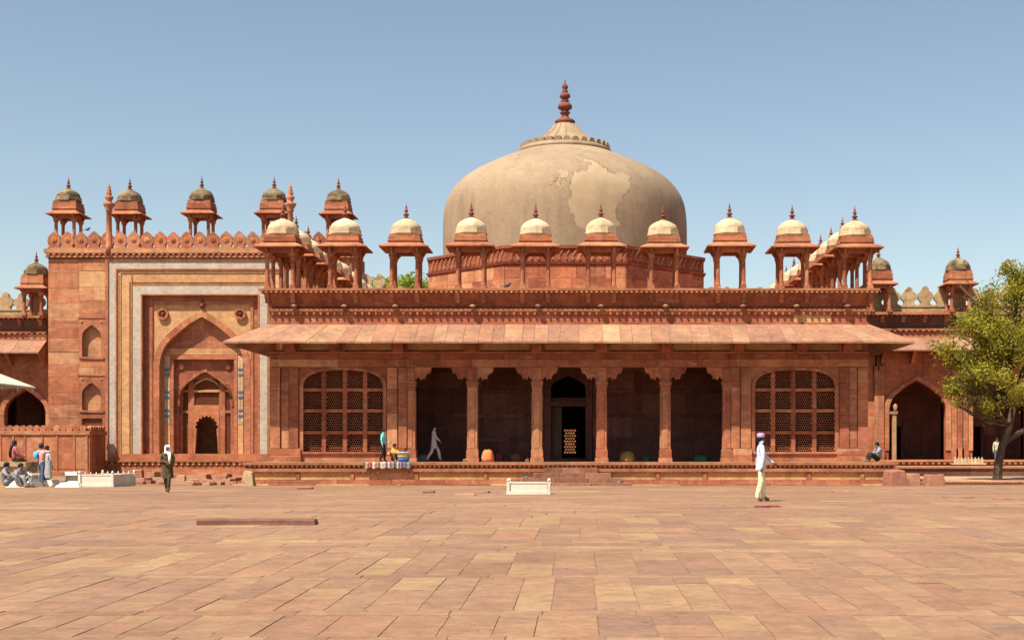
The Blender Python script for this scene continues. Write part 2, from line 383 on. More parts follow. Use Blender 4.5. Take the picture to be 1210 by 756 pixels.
def pane(parent, mat, x0, x1, y, z0, z1, nx, nz, name='pane', bar=.11):
    o = bpy.data.objects.new(name, lattice(x1-x0, z1-z0, nx, nz, mat, bar)); COL.objects.link(o); o.parent = parent
    o.location = Vector((x0, y, z0))-ORI[parent.name]
    return o

# ------------------------------------------------------------------ ground
PROF = [(-60, 0), (9, -.01), (12, .01), (16, .055), (22, .125), (28, .18), (33, .20), (38, .195), (46, .15), (54, .115), (57, .07), (62, .02), (70, 0), (4000, 0)]
def gz(Y):
    for (a, za), (b, zb) in zip(PROF, PROF[1:]):
        if a <= Y <= b: return za+(zb-za)*(Y-a)/(b-a)
    return 0.
ys = [-60, -20, 0, 9, 12, 16, 22, 28, 33, 38, 46, 54, 57, 62, 70, 92, 150, 400, 1200, 3500]
mb = MB()
xs = [-3000, -300, -60, 0, 60, 300, 3000]
for y in ys:
    for x in xs: mb.v.append((x, y, gz(y)-.006))
for j in range(len(ys)-1):
    for i in range(len(xs)-1):
        a = j*len(xs)+i; mb.f.append((a, a+1, a+1+len(xs), a+len(xs))); mb.sm.append(False)
ground = structure(mb.build('ground', 'paving_bed', fix=False))
slabs = []                                            # (x0,x1,y0,y1)
def cols_band(y0, y1, wlo, whi, cuts, xl=None, xr=None):
    x = (-.47*y1-1.5) if xl is None else xl; xe = (.37*y1+1.5) if xr is None else xr
    x -= random.random()*.5
    while x < xe:
        ww = random.uniform(wlo, whi); c = sorted(random.uniform(.2, .8) for _ in range(random.choice(cuts)))
        c = [k for i, k in enumerate(c) if i == 0 or k-c[i-1] > .18]
        pts = [0]+c+[1]
        for a, b in zip(pts, pts[1:]): slabs.append((x, x+ww, y0+(y1-y0)*a, y0+(y1-y0)*b))
        x += ww
def row_band(y0, y1, llo, lhi, xl=None, xr=None):
    x = (-.47*y1-2) if xl is None else xl; xe = (.37*y1+2) if xr is None else xr
    x -= random.random()*1.2
    while x < xe:
        l = random.uniform(llo, lhi); slabs.append((x, x+l, y0, y1)); x += l
cols_band(6.2, 9.7, .38, .58, (1, 2)); cols_band(9.7, 11.6, .36, .58, (0, 1)); cols_band(11.6, 13.0, .36, .58, (0, 0, 1)); row_band(13.0, 13.35, .7, 1.8)
cols_band(13.35, 16.4, .34, .56, (1, 1, 2)); row_band(16.4, 16.7, .8, 1.6); cols_band(16.7, 19.9, .40, .65, (1, 1, 2))
for a, b in ((19.9, 20.5), (20.5, 21.0), (21.0, 21.6), (21.6, 22.3)): row_band(a, b, 1.0, 2.6)
cols_band(22.3, 25.2, .55, .85, (1, 2)); cols_band(25.2, 28.4, .55, .85, (0, 1, 2))
y = 28.4
while y < 57.0:
    d = random.uniform(.55, 1.1); row_band(y, min(y+d, 57.0), 1.2, 3.6); y += d
while y < 83:
    d = random.uniform(.7, 1.2)
    row_band(y, y+d, 1.2, 3.2, -.47*y-2, -15.4); row_band(y, y+d, 1.2, 3.2, 14.6, .37*y+4); y += d
def in_view(s):
    x = (s[0]+s[1])/2; yy = (s[2]+s[3])/2; u = U0+x*F/yy; v = V0+(CH-gz(yy))*F/yy
    return -10 < u < 1220 and v < 760
vis = sorted([s for s in slabs if in_view(s)], key=lambda s: -(s[1]-s[0])*(s[3]-s[2])/((s[2]+s[3])/2)**3)
single = set(vis[:298])
GAP = .006
def worn_slab():
    pts = []
    for (ax, ay), (bx_, by_), nrm in (((-.5, -.5), (.5, -.5), (0, 1)), ((.5, -.5), (.5, .5), (-1, 0)), ((.5, .5), (-.5, .5), (0, -1)), ((-.5, .5), (-.5, -.5), (1, 0))):
        for i in range(6):
            t = i/6; j = random.uniform(0, .005) if random.random() < .9 else random.uniform(.008, .022)
            if i == 0: j = 0
            pts.append((ax+(bx_-ax)*t+nrm[0]*j, ay+(by_-ay)*t+nrm[1]*j))
    me = bpy.data.meshes.new('worn_slab'); n = len(pts)
    vs_ = [(x, y, -.5) for x, y in pts]+[(x, y, .42) for x, y in pts]+[(x*.994, y*.994, .5) for x, y in pts]
    me.from_pydata(vs_, [], [tuple(range(2*n, 3*n))]+[(i+k*n, (i+1) % n+k*n, (i+1) % n+(k+1)*n, i+(k+1)*n) for k in range(2) for i in range(n)])
    me.materials.append(MAT['paving']); return me
WS = [worn_slab() for _ in range(14)]
rest = MB()
for s in slabs:
    x0, x1, y0, y1 = s[0]+GAP/2, s[1]-GAP/2, s[2]+GAP/2, s[3]-GAP/2
    za, zb = gz(y0), gz(y1); j = random.uniform(-.002, .004)
    if s in single:
        o = piece('paving_slab', ground, 'paving', x0, x1, y0, y1, (za+zb)/2-.05+j, (za+zb)/2+j, .008); o.data = random.choice(WS)
        o.rotation_euler = (math.atan2(zb-za, y1-y0)+random.uniform(-.001, .001), random.uniform(-.002, .002), random.uniform(-.0007, .0007))
    else:
        rest.hexa([(x0, y0, za-.05), (x1, y0, za-.05), (x1, y1, zb-.05), (x0, y1, zb-.05)], [(x0, y0, za+j), (x1, y0, za+j), (x1, y1, zb+j), (x0, y1, zb+j)])
stuff(rest.build('distant_paving', 'paving', ground, fix=False))

# ------------------------------------------------------------------ kiosk prototype (a domed canopy on four columns)
def make_kiosk(parent, loc, half, colh, eave, drum, dome_r, hs, dome_mat, name='roof_kiosk', cw=.17, stone_mat='red'):
    """hs = (eave_edge, drum_bottom, drum_top, dome_top, tip), heights above the base"""
    he, db, dt, dtop, tip = hs
    k = MB()
    # lintels and soffit
    k.box(-half-cw*.75, half+cw*.75, -half-cw*.75, half+cw*.75, he-.03, he+.06)
    for s in (-1, 1):
        k.box(-half-cw*.6, half+cw*.6, s*half-cw*.45, s*half+cw*.45, he-.22, he-.03)
        k.box(s*half-cw*.44, s*half+cw*.44, -half+cw*.5, half-cw*.5, he-.22, he-.03)
    for q in range(4):                                # brackets below the eave
        sx, sy = (1, 1, -1, -1)[q], (1, -1, 1, -1)[q]
        for d in ((1, 0), (0, 1)):
            a, b = sx*half, sy*half
            if d[0]: k.prism([(a, he-.38), (a+sx*cw*.5, he-.38), (a+sx*(eave-half)*.6, he-.035), (a, he-.035)], b-.05, b+.05)
            else: k.prism([(b, he-.385), (b+sy*cw*.5, he-.385), (b+sy*(eave-half)*.6, he-.035), (b, he-.035)], a-.045, a+.045, 'x')
            if d[0]: k.prism([(a, he-.42), (a-sx*cw*.5, he-.42), (a-sx*cw*1.6, he-.221), (a, he-.221)], b-.052, b+.052)
    kiosk = k.build(name, stone_mat, parent, loc=(0,0,0)); ORI[kiosk.name] = Vector((0,0,0))
    for q in range(4):
        sx, sy = (1, 1, -1, -1)[q], (1, -1, 1, -1)[q]
        c = MB(); X, Y = sx*half, sy*half; r = cw*.62
        c.box(X-r*1.2, X+r*1.2, Y-r*1.2, Y+r*1.2, 0, .16)
        c.lathe(X, Y, [(r*1.1, .16), (r*1.1, .22), (r*.92, .26), (r*.85, he-.55), (r*1.05, he-.5), (r*1.05, he-.45), (r*1.3, he-.40)], 8, PI/8, False)
        c.box(X-r*1.15, X+r*1.15, Y-r*1.15, Y+r*1.15, he-.40, he-.2)
        c.build('column', stone_mat, kiosk)
    e = MB(); i = drum*1.03
    def sq(h, z): return [(-h, -h, z), (h, -h, z), (h, h, z), (-h, h, z)]
    lo_o, hi_o, lo_i, hi_i = sq(eave, he-.02), sq(eave, he+.035), sq(i, db-.05), sq(i, db+.012)
    for q in range(4):
        r = (q+1) % 4
        e.hexa([lo_o[q], lo_o[r], lo_i[r], lo_i[q]], [hi_o[q], hi_o[r], hi_i[r], hi_i[q]])
    e.build('eave', stone_mat, kiosk)
    d = MB(); hh = dt-db
    d.box(-drum, drum, -drum, drum, db-.05, dt-hh*.3); d.box(-drum*1.05, drum*1.05, -drum*1.05, drum*1.05, db+hh*.22, db+hh*.30)
    d.box(-drum*.95, drum*.95, -drum*.95, drum*.95, dt-hh*.3, dt)
    d.build('drum', stone_mat, kiosk)
    m = MB(); R = dome_r; H = dtop-dt
    m.lathe(0, 0, [(R*1.06, dt-.02), (R*1.06, dt+H*.05), (R*1.12, dt+H*.06), (R*1.12, dt+H*.12), (R*1.06, dt+H*.13), (R*1.06, dt+H*.36), (R*1.0, dt+H*.38)], 8, PI/8, False)
    m.lathe(0, 0, [(R*.97, dt+H*.34), (R*.985, dt+H*.40), (R*.95, dt+H*.52), (R*.85, dt+H*.66), (R*.68, dt+H*.78), (R*.46, dt+H*.88), (R*.28, dt+H*.94), (R*.2, dt+H*.98), (R*.13, dtop)], 20)
    m.build('dome', dome_mat, kiosk)
    f = MB(); L = tip-dtop; z = dtop-.02; q = R*.2
    f.lathe(0, 0, [(q*.7, z), (q*1.05, z+L*.06), (q*.5, z+L*.12), (q*.45, z+L*.16), (q*.95, z+L*.24), (q*.95, z+L*.30), (q*.4, z+L*.38), (q*.35, z+L*.42), (q*.68, z+L*.5), (q*.62, z+L*.56), (q*.25, z+L*.64),
                   (q*.4, z+L*.72), (q*.18, z+L*.8), (q*.1, z+L)], 10)
    f.build('finial', 'finial_red', kiosk)
    kiosk.location = Vector(loc)-(ORI[parent.name] if parent else Vector((0,0,0))); ORI[kiosk.name] = Vector(loc)
    return kiosk

# ================================================================== the domed tomb
YF = 60.0
CU = 672.4
XC = fx(CU, YF)
def X6(u): return fx(u, YF)
def Z6(v): return fz(v, YF)
TX0, TX1 = X6(319), X6(1026)
YB = 83.2
ZP = 1.06                                              # plinth top
tomb = thing('domed_tomb', 'large red sandstone tomb with big plastered dome, pillared verandah and rows of cream domed kiosks', 'tomb', (XC, 57.5, 0))
# --- plinth
PX0, PX1 = fx(287, 57.5), fx(1059, 57.5)
p = MB()
p.box(PX0+.1, PX1-.1, 57.62, YB+.4, -.1, ZP-.02)
p.box(PX0-.05, PX1+.05, 57.45, 57.7, .66, .80)
p.box(PX0, PX1, 57.40, YB+.4, .955, ZP)
plinth = p.build('plinth', 'red', tomb)
x = PX0-.35
while x < PX1+.3:                                      # stepped foot courses, block by block
    l = random.uniform(1.3, 2.6); x1 = min(x+l, PX1+.35)
    piece('foot_block', plinth, 'mixed_panel', x+.008, x1-.008, 57.05+random.uniform(-.03, .03), 57.6, -.06, .13+random.uniform(-.012, .012)); x = x1
x = PX0-.12
while x < PX1+.1:
    l = random.uniform(1.1, 2.4); x1 = min(x+l, PX1+.12)
    piece('foot_block', plinth, 'red', x+.008, x1-.008, 57.33+random.uniform(-.02, .02), 57.65, .13, .30+random.uniform(-.008, .008)); x = x1
x = PX0+.1
while x < PX1-.15:
    l = random.uniform(1.9, 3.1); x1 = min(x+l, PX1-.1)
    piece('plinth_panel', plinth, 'buff_panel', x+.09, x1-.09, 57.56, 57.64, .31, .655)
    piece('plinth_post', plinth, 'red', x1-.08, x1+.08, 57.50, 57.66, .31, .658); x = x1
d = MB(); dentils(d, PX0, PX1, .205, .13, 57.47, 57.63, .83, .95); dentils(d, PX0, PX1, .205, .11, 57.50, 57.57, .585, .657)
stuff(d.build('dentil_course', 'buff_panel', plinth))
for u0, u1, yf, zt in ((606, 745, 55.95, .20), (618, 734, 56.3, .41), (630, 722, 56.65, .62), (643, 707, 57.0, .84)):
    sx0, sx1 = fx(u0, 57), fx(u1, 57); n = 3
    for i in range(n):
        a, b = sx0+(sx1-sx0)*i/n, sx0+(sx1-sx0)*(i+1)/n
        piece('step', tomb, 'step_stone', a+.006, b-.006, yf, 57.46, zt-.23, zt, .008)
for i in range(16):                                   # verandah floor slabs
    a = TX0+(TX1-TX0)*i/16; b = TX0+(TX1-TX0)*(i+1)/16
    piece('floor_slab', plinth, 'paving', a+.01, b-.01, 57.42, 59.4, ZP-.03, ZP+.012, .004)

# --- columns of the verandah
def bracket_poly(cx, s):
    pts = [(0, 450), (5, 450), (7.5, 447), (10, 444.5), (12, 449), (14, 446.5), (16.5, 448), (18.5, 443), (20.5, 441), (23, 440.5), (24.5, 436.5), (25, 433.6), (0, 433.6)]
    return [(cx+s*u/26., Z6(v)) for u, v in pts]
col_x = [X6(u) for u in (558, 634.5, 711, 786.5)]
def column(cx, half=.0, bl=True, br=True):
    c = MB(); c.lathe(cx, YF+.25, [(.325, Z6(530)), (.305, Z6(528)), (.30, Z6(461)), (.325, Z6(458)), (.325, Z6(456.5))], 4, PI/4, False)
    c.lathe(cx, YF+.25, [(.27, Z6(529)), (.262, Z6(462))], 8, PI/8, False)
    co = c.build('column', 'red_block', tomb)
    b = MB(); b.box(cx-.30, cx+.30, YF-.05, YF+.55, ZP, ZP+.18); b.box(cx-.265, cx+.265, YF-.015, YF+.515, ZP+.18, ZP+.23)
    b.box(cx-.27, cx+.27, YF-.02, YF+.52, ZP+.23, ZP+.52); b.prism([(cx-.27, ZP+.52), (cx+.27, ZP+.52), (cx+.23, Z6(530)+.02), (cx-.23, Z6(530)+.02)], YF, YF+.5)
    b.build('base', 'red_block', co)
    k = MB(); k.prism([(cx-.235, Z6(457)), (cx+.235, Z6(457)), (cx+.285, Z6(450.2)), (cx-.285, Z6(450.2))], YF-.04, YF+.54)
    k.build('capital', 'red', co)
    k = MB()
    if bl: k.prism(bracket_poly(cx, -1), YF+.05, YF+.45)
    if br: k.prism(bracket_poly(cx, 1), YF+.055, YF+.455)
    k.box(cx-.2, cx+.2, YF-.01, YF+.06, Z6(450), Z6(434))
    k.build('bracket', 'red', co)
for cx in col_x: column(cx)
column(X6(484.5), br=True, bl=False); column(X6(2*CU-484.5), br=False, bl=True)

# --- end bays with lattice windows
for s in (-1, 1):
    def M(u): return XC+s*(CU-u)/26.*-1 if s == 1 else XC-(CU-u)/26.
    def bx(mbb, u0, u1, v0, v1, y0, y1): mbb.box(M(u0), M(u1), y0, y1, Z6(v0), Z6(v1))
    def M(u, s=s): return XC-(CU-u)/26. if s < 0 else XC+(CU-u)/26.
    a0, a1 = sorted((M(357), M(453)))
    cont = rounded(a0, a1, Z6(458), Z6(436.5))
    wl, wr = sorted((M(319), M(478)))
    wb = MB(); arch_panel(wb, wl, wr, Z6(534), Z6(433.6), cont, YF+.10, YF+.32)
    wb.box(wl, wr, YF+.06, YF+.45, ZP, Z6(534))
    wall = wb.build('end_bay_wall', 'red_block', tomb)
    # arch moulding
    a2, a3 = a0-.13, a1+.13
    outc = [(a2, Z6(534)+.01)]+rounded(a2, a3, Z6(458), Z6(436.5)+.10)+[(a3, Z6(534)+.01)]
    inc = [(a0+.03, Z6(534)+.01)]+rounded(a0+.03, a1-.03, Z6(458), Z6(436.5)-.03)+[(a1-.03, Z6(534)+.01)]
    rg = MB(); ring(rg, outc, inc, YF+.05, YF+.14); rg.build('arch_moulding', 'red', wall)
    # piers: proud and recessed strips with stone courses
    for u0, u1, yf, mt in ((319.5, 331, -.05, 'red_block'), (332, 341, .02, 'red_block'), (341.6, 352.4, -.03, 'red_carved'), (457.5, 469.3, .0, 'red_block'), (471, 480.5, -.06, 'red_block')):
        z = ZP+.62; zt = Z6(434)
        while z < zt-.05:
            h = random.uniform(.9, 1.7); z1 = zt if zt-z-h < .5 else z+h
            p0, p1 = sorted((M(u0), M(u1)))
            piece('pier_block', wall, mt, p0, p1, YF+yf+random.uniform(-.008, .008), YF+.2, z+.005, z1-.005, .01); z = z1
    for u0, u1 in ((318.6, 356.2), (456.2, 479)):
        p0, p1 = sorted((M(u0), M(u1)))
        piece('pier_base', wall, 'red_block', p0, p1, YF-.14, YF+.2, ZP, ZP+.24); piece('pier_base', wall, 'red_block', p0+.03, p1-.03, YF-.11, YF+.2, ZP+.24, ZP+.30)
        piece('pier_base', wall, 'red_block', p0+.02, p1-.02, YF-.12, YF+.2, ZP+.30, ZP+.61)
    # window: mullions, transoms, sixteen pierced panes
    win = MB()
    for u in (381.5, 406.5, 430.5): bx(win, u-2.3, u+2.3, 534, 437, YF+.20, YF+.36)
    win.build('lattice_window', 'red', tomb)
    lw = bpy.context.scene.objects[[o.name for o in tomb.children if o.name.startswith('lattice_window')][-1]]
    tr = MB()
    for v in (460.2, 485, 511): tr.box(a0-.05, a1+.05, YF+.215, YF+.35, Z6(v+1.9), Z6(v-1.9))
    tr.build('transom', 'red', lw)
    for pu0, pu1 in ((356.5, 379.2), (383.8, 404.2), (408.8, 428.2), (432.8, 453.5)):
        for pv0, pv1 in ((436, 458.3), (462.1, 483.1), (486.9, 509.1), (512.9, 534)):
            q0, q1 = sorted((M(pu0), M(pu1)))
            pane(lw, 'red', q0, q1, YF+.34, Z6(pv1), Z6(pv0), 8, 8)
    sl = MB(); sl.box(a0-.2, a1+.2, YF-.02, YF+.3, Z6(536), Z6(533.4)); sl.build('sill', 'red_block', lw)

# --- lintel, frieze and its panels
mid = (X6(484.5), X6(2*CU-484.5))
cuts = [TX0, X6(400), X6(472), mid[0], X6(520)]+[x for c in col_x for x in (c, c+1.45)]
cuts = sorted(set([c for c in cuts if c < X6(850)]+[mid[1], X6(870), X6(945), TX1]))
lb = MB(); lb.box(TX0+.02, TX1-.02, YF+.06, YF+.46, Z6(433.6), Z6(383)); frieze = lb.build('frieze_wall', 'red_carved', tomb)
for a, b in zip(cuts, cuts[1:]):
    piece('lintel_block', frieze, 'red_block', a+.006, b-.006, YF-.02+random.uniform(-.01, .01), YF+.2, Z6(433.4), Z6(424.5), .01)
    piece('lintel_block', frieze, 'red_carved', a+.006, b-.006, YF-.09, YF+.2, Z6(424.3), Z6(418.2), .01)
piece('string_moulding', frieze, 'red', TX0, TX1, YF-.16, YF+.1, Z6(418), Z6(415.8), .004)
sup = [X6(u) for u in (345, 398, 472, 558, 634.5, 711, 786.5, 872, 945, 1000)]
for a, b in zip([TX0]+sup, sup+[TX1]):
    if b-a > .9: piece('frieze_panel', frieze, 'buff_panel', a+.3, b-.3, YF-.0, YF+.1, Z6(413.5), Z6(404.5), .02)
for c in sup:
    k = MB(); k.prism([(YF+.05, Z6(416)), (YF-.35, Z6(416)), (YF-.42, Z6(413.5)), (YF-.62, Z6(411)), (YF-.68, Z6(408.5)), (YF-1.0, Z6(406)), (YF-1.05, Z6(402.5)), (YF+.05, Z6(390))], c-.22, c+.22, 'x')
    k.build('eave_bracket', 'red_carved', frieze)
    k = MB(); k.box(c-.36, c+.36, YF-.10, YF+.07, Z6(415.6), Z6(404)); k.build('bracket_block', 'red', frieze)

# --- sloping stone eave, slab by slab
EP = 1.7; EZ0, EZ1 = 6.40, Z6(383)+.02
eave = MB(); eave.box(TX0-.02, TX1+.02, YF-.08, YF+.05, EZ1-.10, EZ1+.05); eave = eave.build('eave', 'red', tomb)
def eave_side(P, U, V, length, lean0, lean1, n, proj, z0, z1, parent, th=.085, name='eave_slab', mat='eave_stone'):
    """P start of the wall line, U unit along it, V unit outwards"""
    P, U, V = Vector(P), Vector(U), Vector(V)
    ws = [random.uniform(.6, 1.35) for _ in range(n)]; s = sum(ws); acc = [0]
    for q in ws: acc.append(acc[-1]+q/s*length)
    def lean(t):
        r = 0
        if lean0 and t < 4.6: r = -proj*(1-t/4.6)
        if lean1 and length-t < 4.6: r = proj*(1-(length-t)/4.6)
        return r
    for a, b in zip(acc, acc[1:]):
        j = random.uniform(-.012, .012); g = .006
        at, bt = P+U*(a+g), P+U*(b-g)
        ab, bb = P+U*(a+g+lean(a))+V*(proj+j), P+U*(b-g+lean(b))+V*(proj+j)
        Zt, Zb = Vector((0, 0, z1+j*.6)), Vector((0, 0, z0+j)); T = Vector((0, 0, -th))
        m = MB(); m.hexa([ab+Zb+T, bb+Zb+T, bt+Zt+T, at+Zt+T], [ab+Zb, bb+Zb, bt+Zt, at+Zt])
        m.build(name, mat, parent)
eave_side((TX0, YF, 0), (1, 0, 0), (0, -1, 0), TX1-TX0, True, True, 36, EP, EZ0, EZ1, eave)
eave_side((TX0, YB, 0), (0, -1, 0), (-1, 0, 0), YB-YF, False, True, 16, EP, EZ0, EZ1, eave)
eave_side((TX1, YF, 0), (0, 1, 0), (1, 0, 0), YB-YF, True, False, 16, EP, EZ0, EZ1, eave)

# --- wall above the eave, string course, cove and cornice
up = MB(); up.box(TX0+.05, TX1-.05, YF+.05, YF+.6, Z6(383), 8.75); up.prism([(YF+.1, Z6(362.5)), (YF-.02, Z6(362.5)), (YF-.1, Z6(357)), (YF-.32, Z6(349)), (YF-.34, Z6(347)), (YF+.1, Z6(347))], TX0-.06, TX1+.06, 'x')
upper = up.build('parapet_wall', 'red_carved', tomb)
x = TX0+.05
while x < TX1-.06:
    l = random.uniform(1.2, 4.2); x1 = TX1-.05 if TX1-.05-x-l < 1 else x+l
    piece('wall_panel', upper, 'mixed_panel', x+.006, x1-.006, YF-.02, YF+.1, Z6(383), Z6(371.6)); x = x1
st = MB(); st.box(TX0-.03, TX1+.03, YF-.16, YF+.2, Z6(368), Z6(364.8)); st.box(TX0-.0, TX1+.0, YF-.08, YF+.15, Z6(371.4), Z6(368)); st.build('string_course', 'red', upper)
d = MB(); dentils(d, TX0, TX1, .31, .11, YF-.17, YF-.07, Z6(372.6), Z6(369.3)); stuff(d.build('dentil_course', 'red', upper))
d = MB(); dentils(d, TX0, TX1, .31, .13, YF-.165, YF-.05, Z6(367.9), Z6(366.2)); 
for u in (349, 408, 468, 559, 636, 710, 786, 877, 940, 1000):
    cx = X6(u); q = MB(); q.tube([(cx, YF+.05, Z6(362.2)), (cx, YF-.36, Z6(362.6))], [.08, .09], 8); q.lathe(cx, YF-.30, [(.12, Z6(363.4)), (.16, Z6(362.5)), (.11, Z6(361.4))], 8); q.build('water_spout', 'eave_stone', upper)
cn = MB(); cn.box(TX0-.42, TX1+.42, YF-.52, YB+.5, Z6(344.6), 8.885); cn.box(TX0-.34, TX1+.34, YF-.44, YF+.3, Z6(347.2), Z6(344.6)); cornice = cn.build('cornice', 'red', tomb)
d = MB(); dentils(d, TX0-.4, TX1+.4, .225, .12, YF-.50, YF-.43, Z6(347.4), Z6(344.7)); stuff(d.build('dentil_course', 'buff_panel', cornice))
KU = (334.4, 408, 480, 557, 633, 710, 783.5, 862, 936, 1010)
YK = 60.35
for u in KU:
    for s in (-1, 1):
        cx = fx(u, YK)+s*.58
        q = MB(); q.prism([(YF-.0, Z6(358.5)), (YF-.2, Z6(358.5)), (YF-.24, Z6(355)), (YF-.36, Z6(352.5)), (YF-.42, Z6(347.3)), (YF-.0, Z6(347.3))], cx-.1, cx+.1, 'x'); q.build('cornice_bracket', 'red', cornice)

# --- side, back and inner walls
def room_walls():
    b = MB()
    b.box(TX0+.0, TX0+.4, YF+.47, YB, ZP, 8.74); b.box(TX1-.4, TX1, YF+.47, YB, ZP, 8.74)
    jx0, jx1 = fx(666, YB), fx(681, YB); z0, z1 = 1.35, 2.9
    b.box(TX0+.42, jx0, YB-.4, YB, ZP, 8.74); b.box(jx1, TX1-.42, YB-.4, YB, ZP, 8.74); b.box(jx0, jx1, YB-.4, YB, ZP, z0); b.box(jx0, jx1, YB-.4, YB, z1, 8.74)
    o = b.build('outer_wall', 'red', tomb)
    pane(o, 'red', jx0, jx1, YB-.2, z0, z1, 5, 9, 'rear_lattice', .42)
    v = MB()
    e0, e1 = X6(478), X6(2*CU-478)
    v.box(e0-.25, e0+.05, YF+.5, 64.2, ZP, 5.9); v.box(e1-.05, e1+.25, YF+.5, 64.2, ZP, 5.9)
    v.box(e0-.2, e1+.2, YF+.47, 64.6, 5.75, 5.95)
    return o, v.build('verandah_wall', 'red_dark', tomb)
outer, ver = room_walls()
Y2 = 64.0
d0, d1 = fx(651.5, Y2), fx(691.5, Y2); dz = fz(480, Y2)
bw = MB(); bw.box(TX0+.45, d0-.35, Y2+.06, Y2+.6, ZP, 8.6); bw.box(d1+.35, TX1-.45, Y2+.06, Y2+.6, ZP, 8.6); bw.box(d0-.35, d1+.35, Y2+.3, Y2+.6, fz(440, Y2), 8.6); bw.box(d0-.1, d1+.1, Y2+.1, Y2+.4, dz+.24, dz+.42)
back = bw.build('inner_wall', 'red_dark', tomb)
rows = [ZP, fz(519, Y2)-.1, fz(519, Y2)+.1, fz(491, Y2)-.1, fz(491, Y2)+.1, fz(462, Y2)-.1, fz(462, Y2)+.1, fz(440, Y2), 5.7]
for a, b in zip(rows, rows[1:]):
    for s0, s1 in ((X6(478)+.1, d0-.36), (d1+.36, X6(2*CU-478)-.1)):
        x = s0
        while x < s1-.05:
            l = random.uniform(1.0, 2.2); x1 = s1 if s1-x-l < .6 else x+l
            piece('wall_block', back, 'red_dark', x+.008, x1-.008, Y2-(.03 if b-a < .3 else 0), Y2+.1, a+.006, b-.006, .01); x = x1
# doorway with arched head
door = MB(); cont = pointed(d0-.02, d1+.02, fz(460, Y2), fz(444, Y2), 8)
arch_panel(door, d0-.34, d1+.34, dz+.40, 5.7, [(d0-.02, dz+.41)]+cont+[(d1+.02, dz+.41)], Y2-.06, Y2+.28)
door.box(d0-.34, d0-.02, Y2-.06, Y2+.28, ZP, dz+.398); door.box(d1+.02, d1+.34, Y2-.06, Y2+.28, ZP, dz+.398)
door.box(d0-.1, d1+.1, Y2-.10, Y2+.4, dz, dz+.24)
doorway = door.build('doorway', 'red_dark', tomb)
q = MB(); q.box(d0, d0+.5, Y2+.25, Y2+.33, ZP+.05, dz-.01); q.build('door_leaf', 'wood_dark', doorway)
for i in range(3):
    q = MB(); z = ZP+.2+i*.8; q.box(d0+.08, d0+.42, Y2+.22, Y2+.26, z, z+.6); q.build('door_panel', 'wood_dark', doorway)
q = MB(); q.box(d0-.02, d1+.02, Y2-.05, Y2+.4, ZP, ZP+.14); q.build('threshold', 'red_dark', doorway)

# --- octagonal drum and the great dome
YD = 73.6; XD = fx(669.5, YD); AP = 7.35; Rr = AP/math.cos(PI/8)
ZD = 11.85
dm = MB(); dm.lathe(XD, YD, [(Rr, 8.80), (Rr, 10.88), (Rr*1.012, 10.90), (Rr*1.018, 11.02), (Rr*1.0, 11.04), (Rr*.998, 11.68), (Rr*1.012, 11.70), (Rr*1.012, ZD)], 8, PI/8, False)
drum = dm.build('drum', 'red_carved', tomb)
fr = MB()
for face in (-1, 0, 1, 2, -2):
    ang = face*PI/4                                      # 0 = facing the court
    R3 = Matrix.Rotation(ang, 4, 'Z'); hw = AP*math.tan(PI/8)
    def W(x, y, z): 
        p = R3 @ Vector((x, y, 0)); return (XD+p.x, YD+p.y, z)
    n = 17
    for i in range(n):                                   # carved diagonal relief of the frieze
        a = -hw+.12+(2*hw-.24)*i/n; b = a+(2*hw-.24)/n
        m0 = (a+b)/2
        fr.hexa([W(a, -AP-.005, 11.10), W(a+.11, -AP-.005, 11.10), W(a+.11, -AP+.02, 11.10), W(a, -AP+.02, 11.10)], [W(b-.02, -AP-.045, 11.64), W(b+.09, -AP-.045, 11.64), W(b+.09, -AP+.02, 11.64), W(b-.02, -AP+.02, 11.64)])
        fr.hexa([W(m0, -AP-.04, 11.13), W(m0+.1, -AP-.04, 11.13), W(m0+.1, -AP+.02, 11.13), W(m0, -AP+.02, 11.13)], [W(m0, -AP-.04, 11.27), W(m0+.1, -AP-.04, 11.27), W(m0+.1, -AP+.02, 11.27), W(m0, -AP+.02, 11.27)])
    if abs(face) < 2:
        for z0, z1 in ((8.85, 9.55), (9.55, 10.2), (10.2, 10.86)):
            x = -hw+.01
            while x < hw-.02:
                l = random.uniform(.9, 2.0); x1 = hw-.01 if hw-x-l < .5 else x+l
                yy = -AP-.025
                c = R3 @ Vector(((x+x1)/2, yy+.05, 0))
                o = piece('drum_block', drum, 'red_block', 0, x1-x-.014, 0, .1, 0, z1-z0-.012, .008)
                o.location = Vector((XD+c.x, YD+c.y, (z0+z1)/2))-ORI[drum.name]; o.rotation_euler = (0, 0, ang); x = x1
stuff(fr.build('carved_frieze', 'red', drum))
s2 = YD/F
pr = [(143.5, 300), (143.6, 278), (142.8, 258), (140, 243), (134.6, 231), (127.6, 221.5), (118.6, 213), (107, 205), (94, 197.5), (80.5, 190.3), (67.5, 184), (56, 178.8)]
prof = [(r*s2, fz(v, YD)-.35*(1-r/143.5)) for r, v in pr]
prof = [(prof[0][0]-.02, ZD-.02)]+prof+[(2.3, prof[-1][1]+.14)]
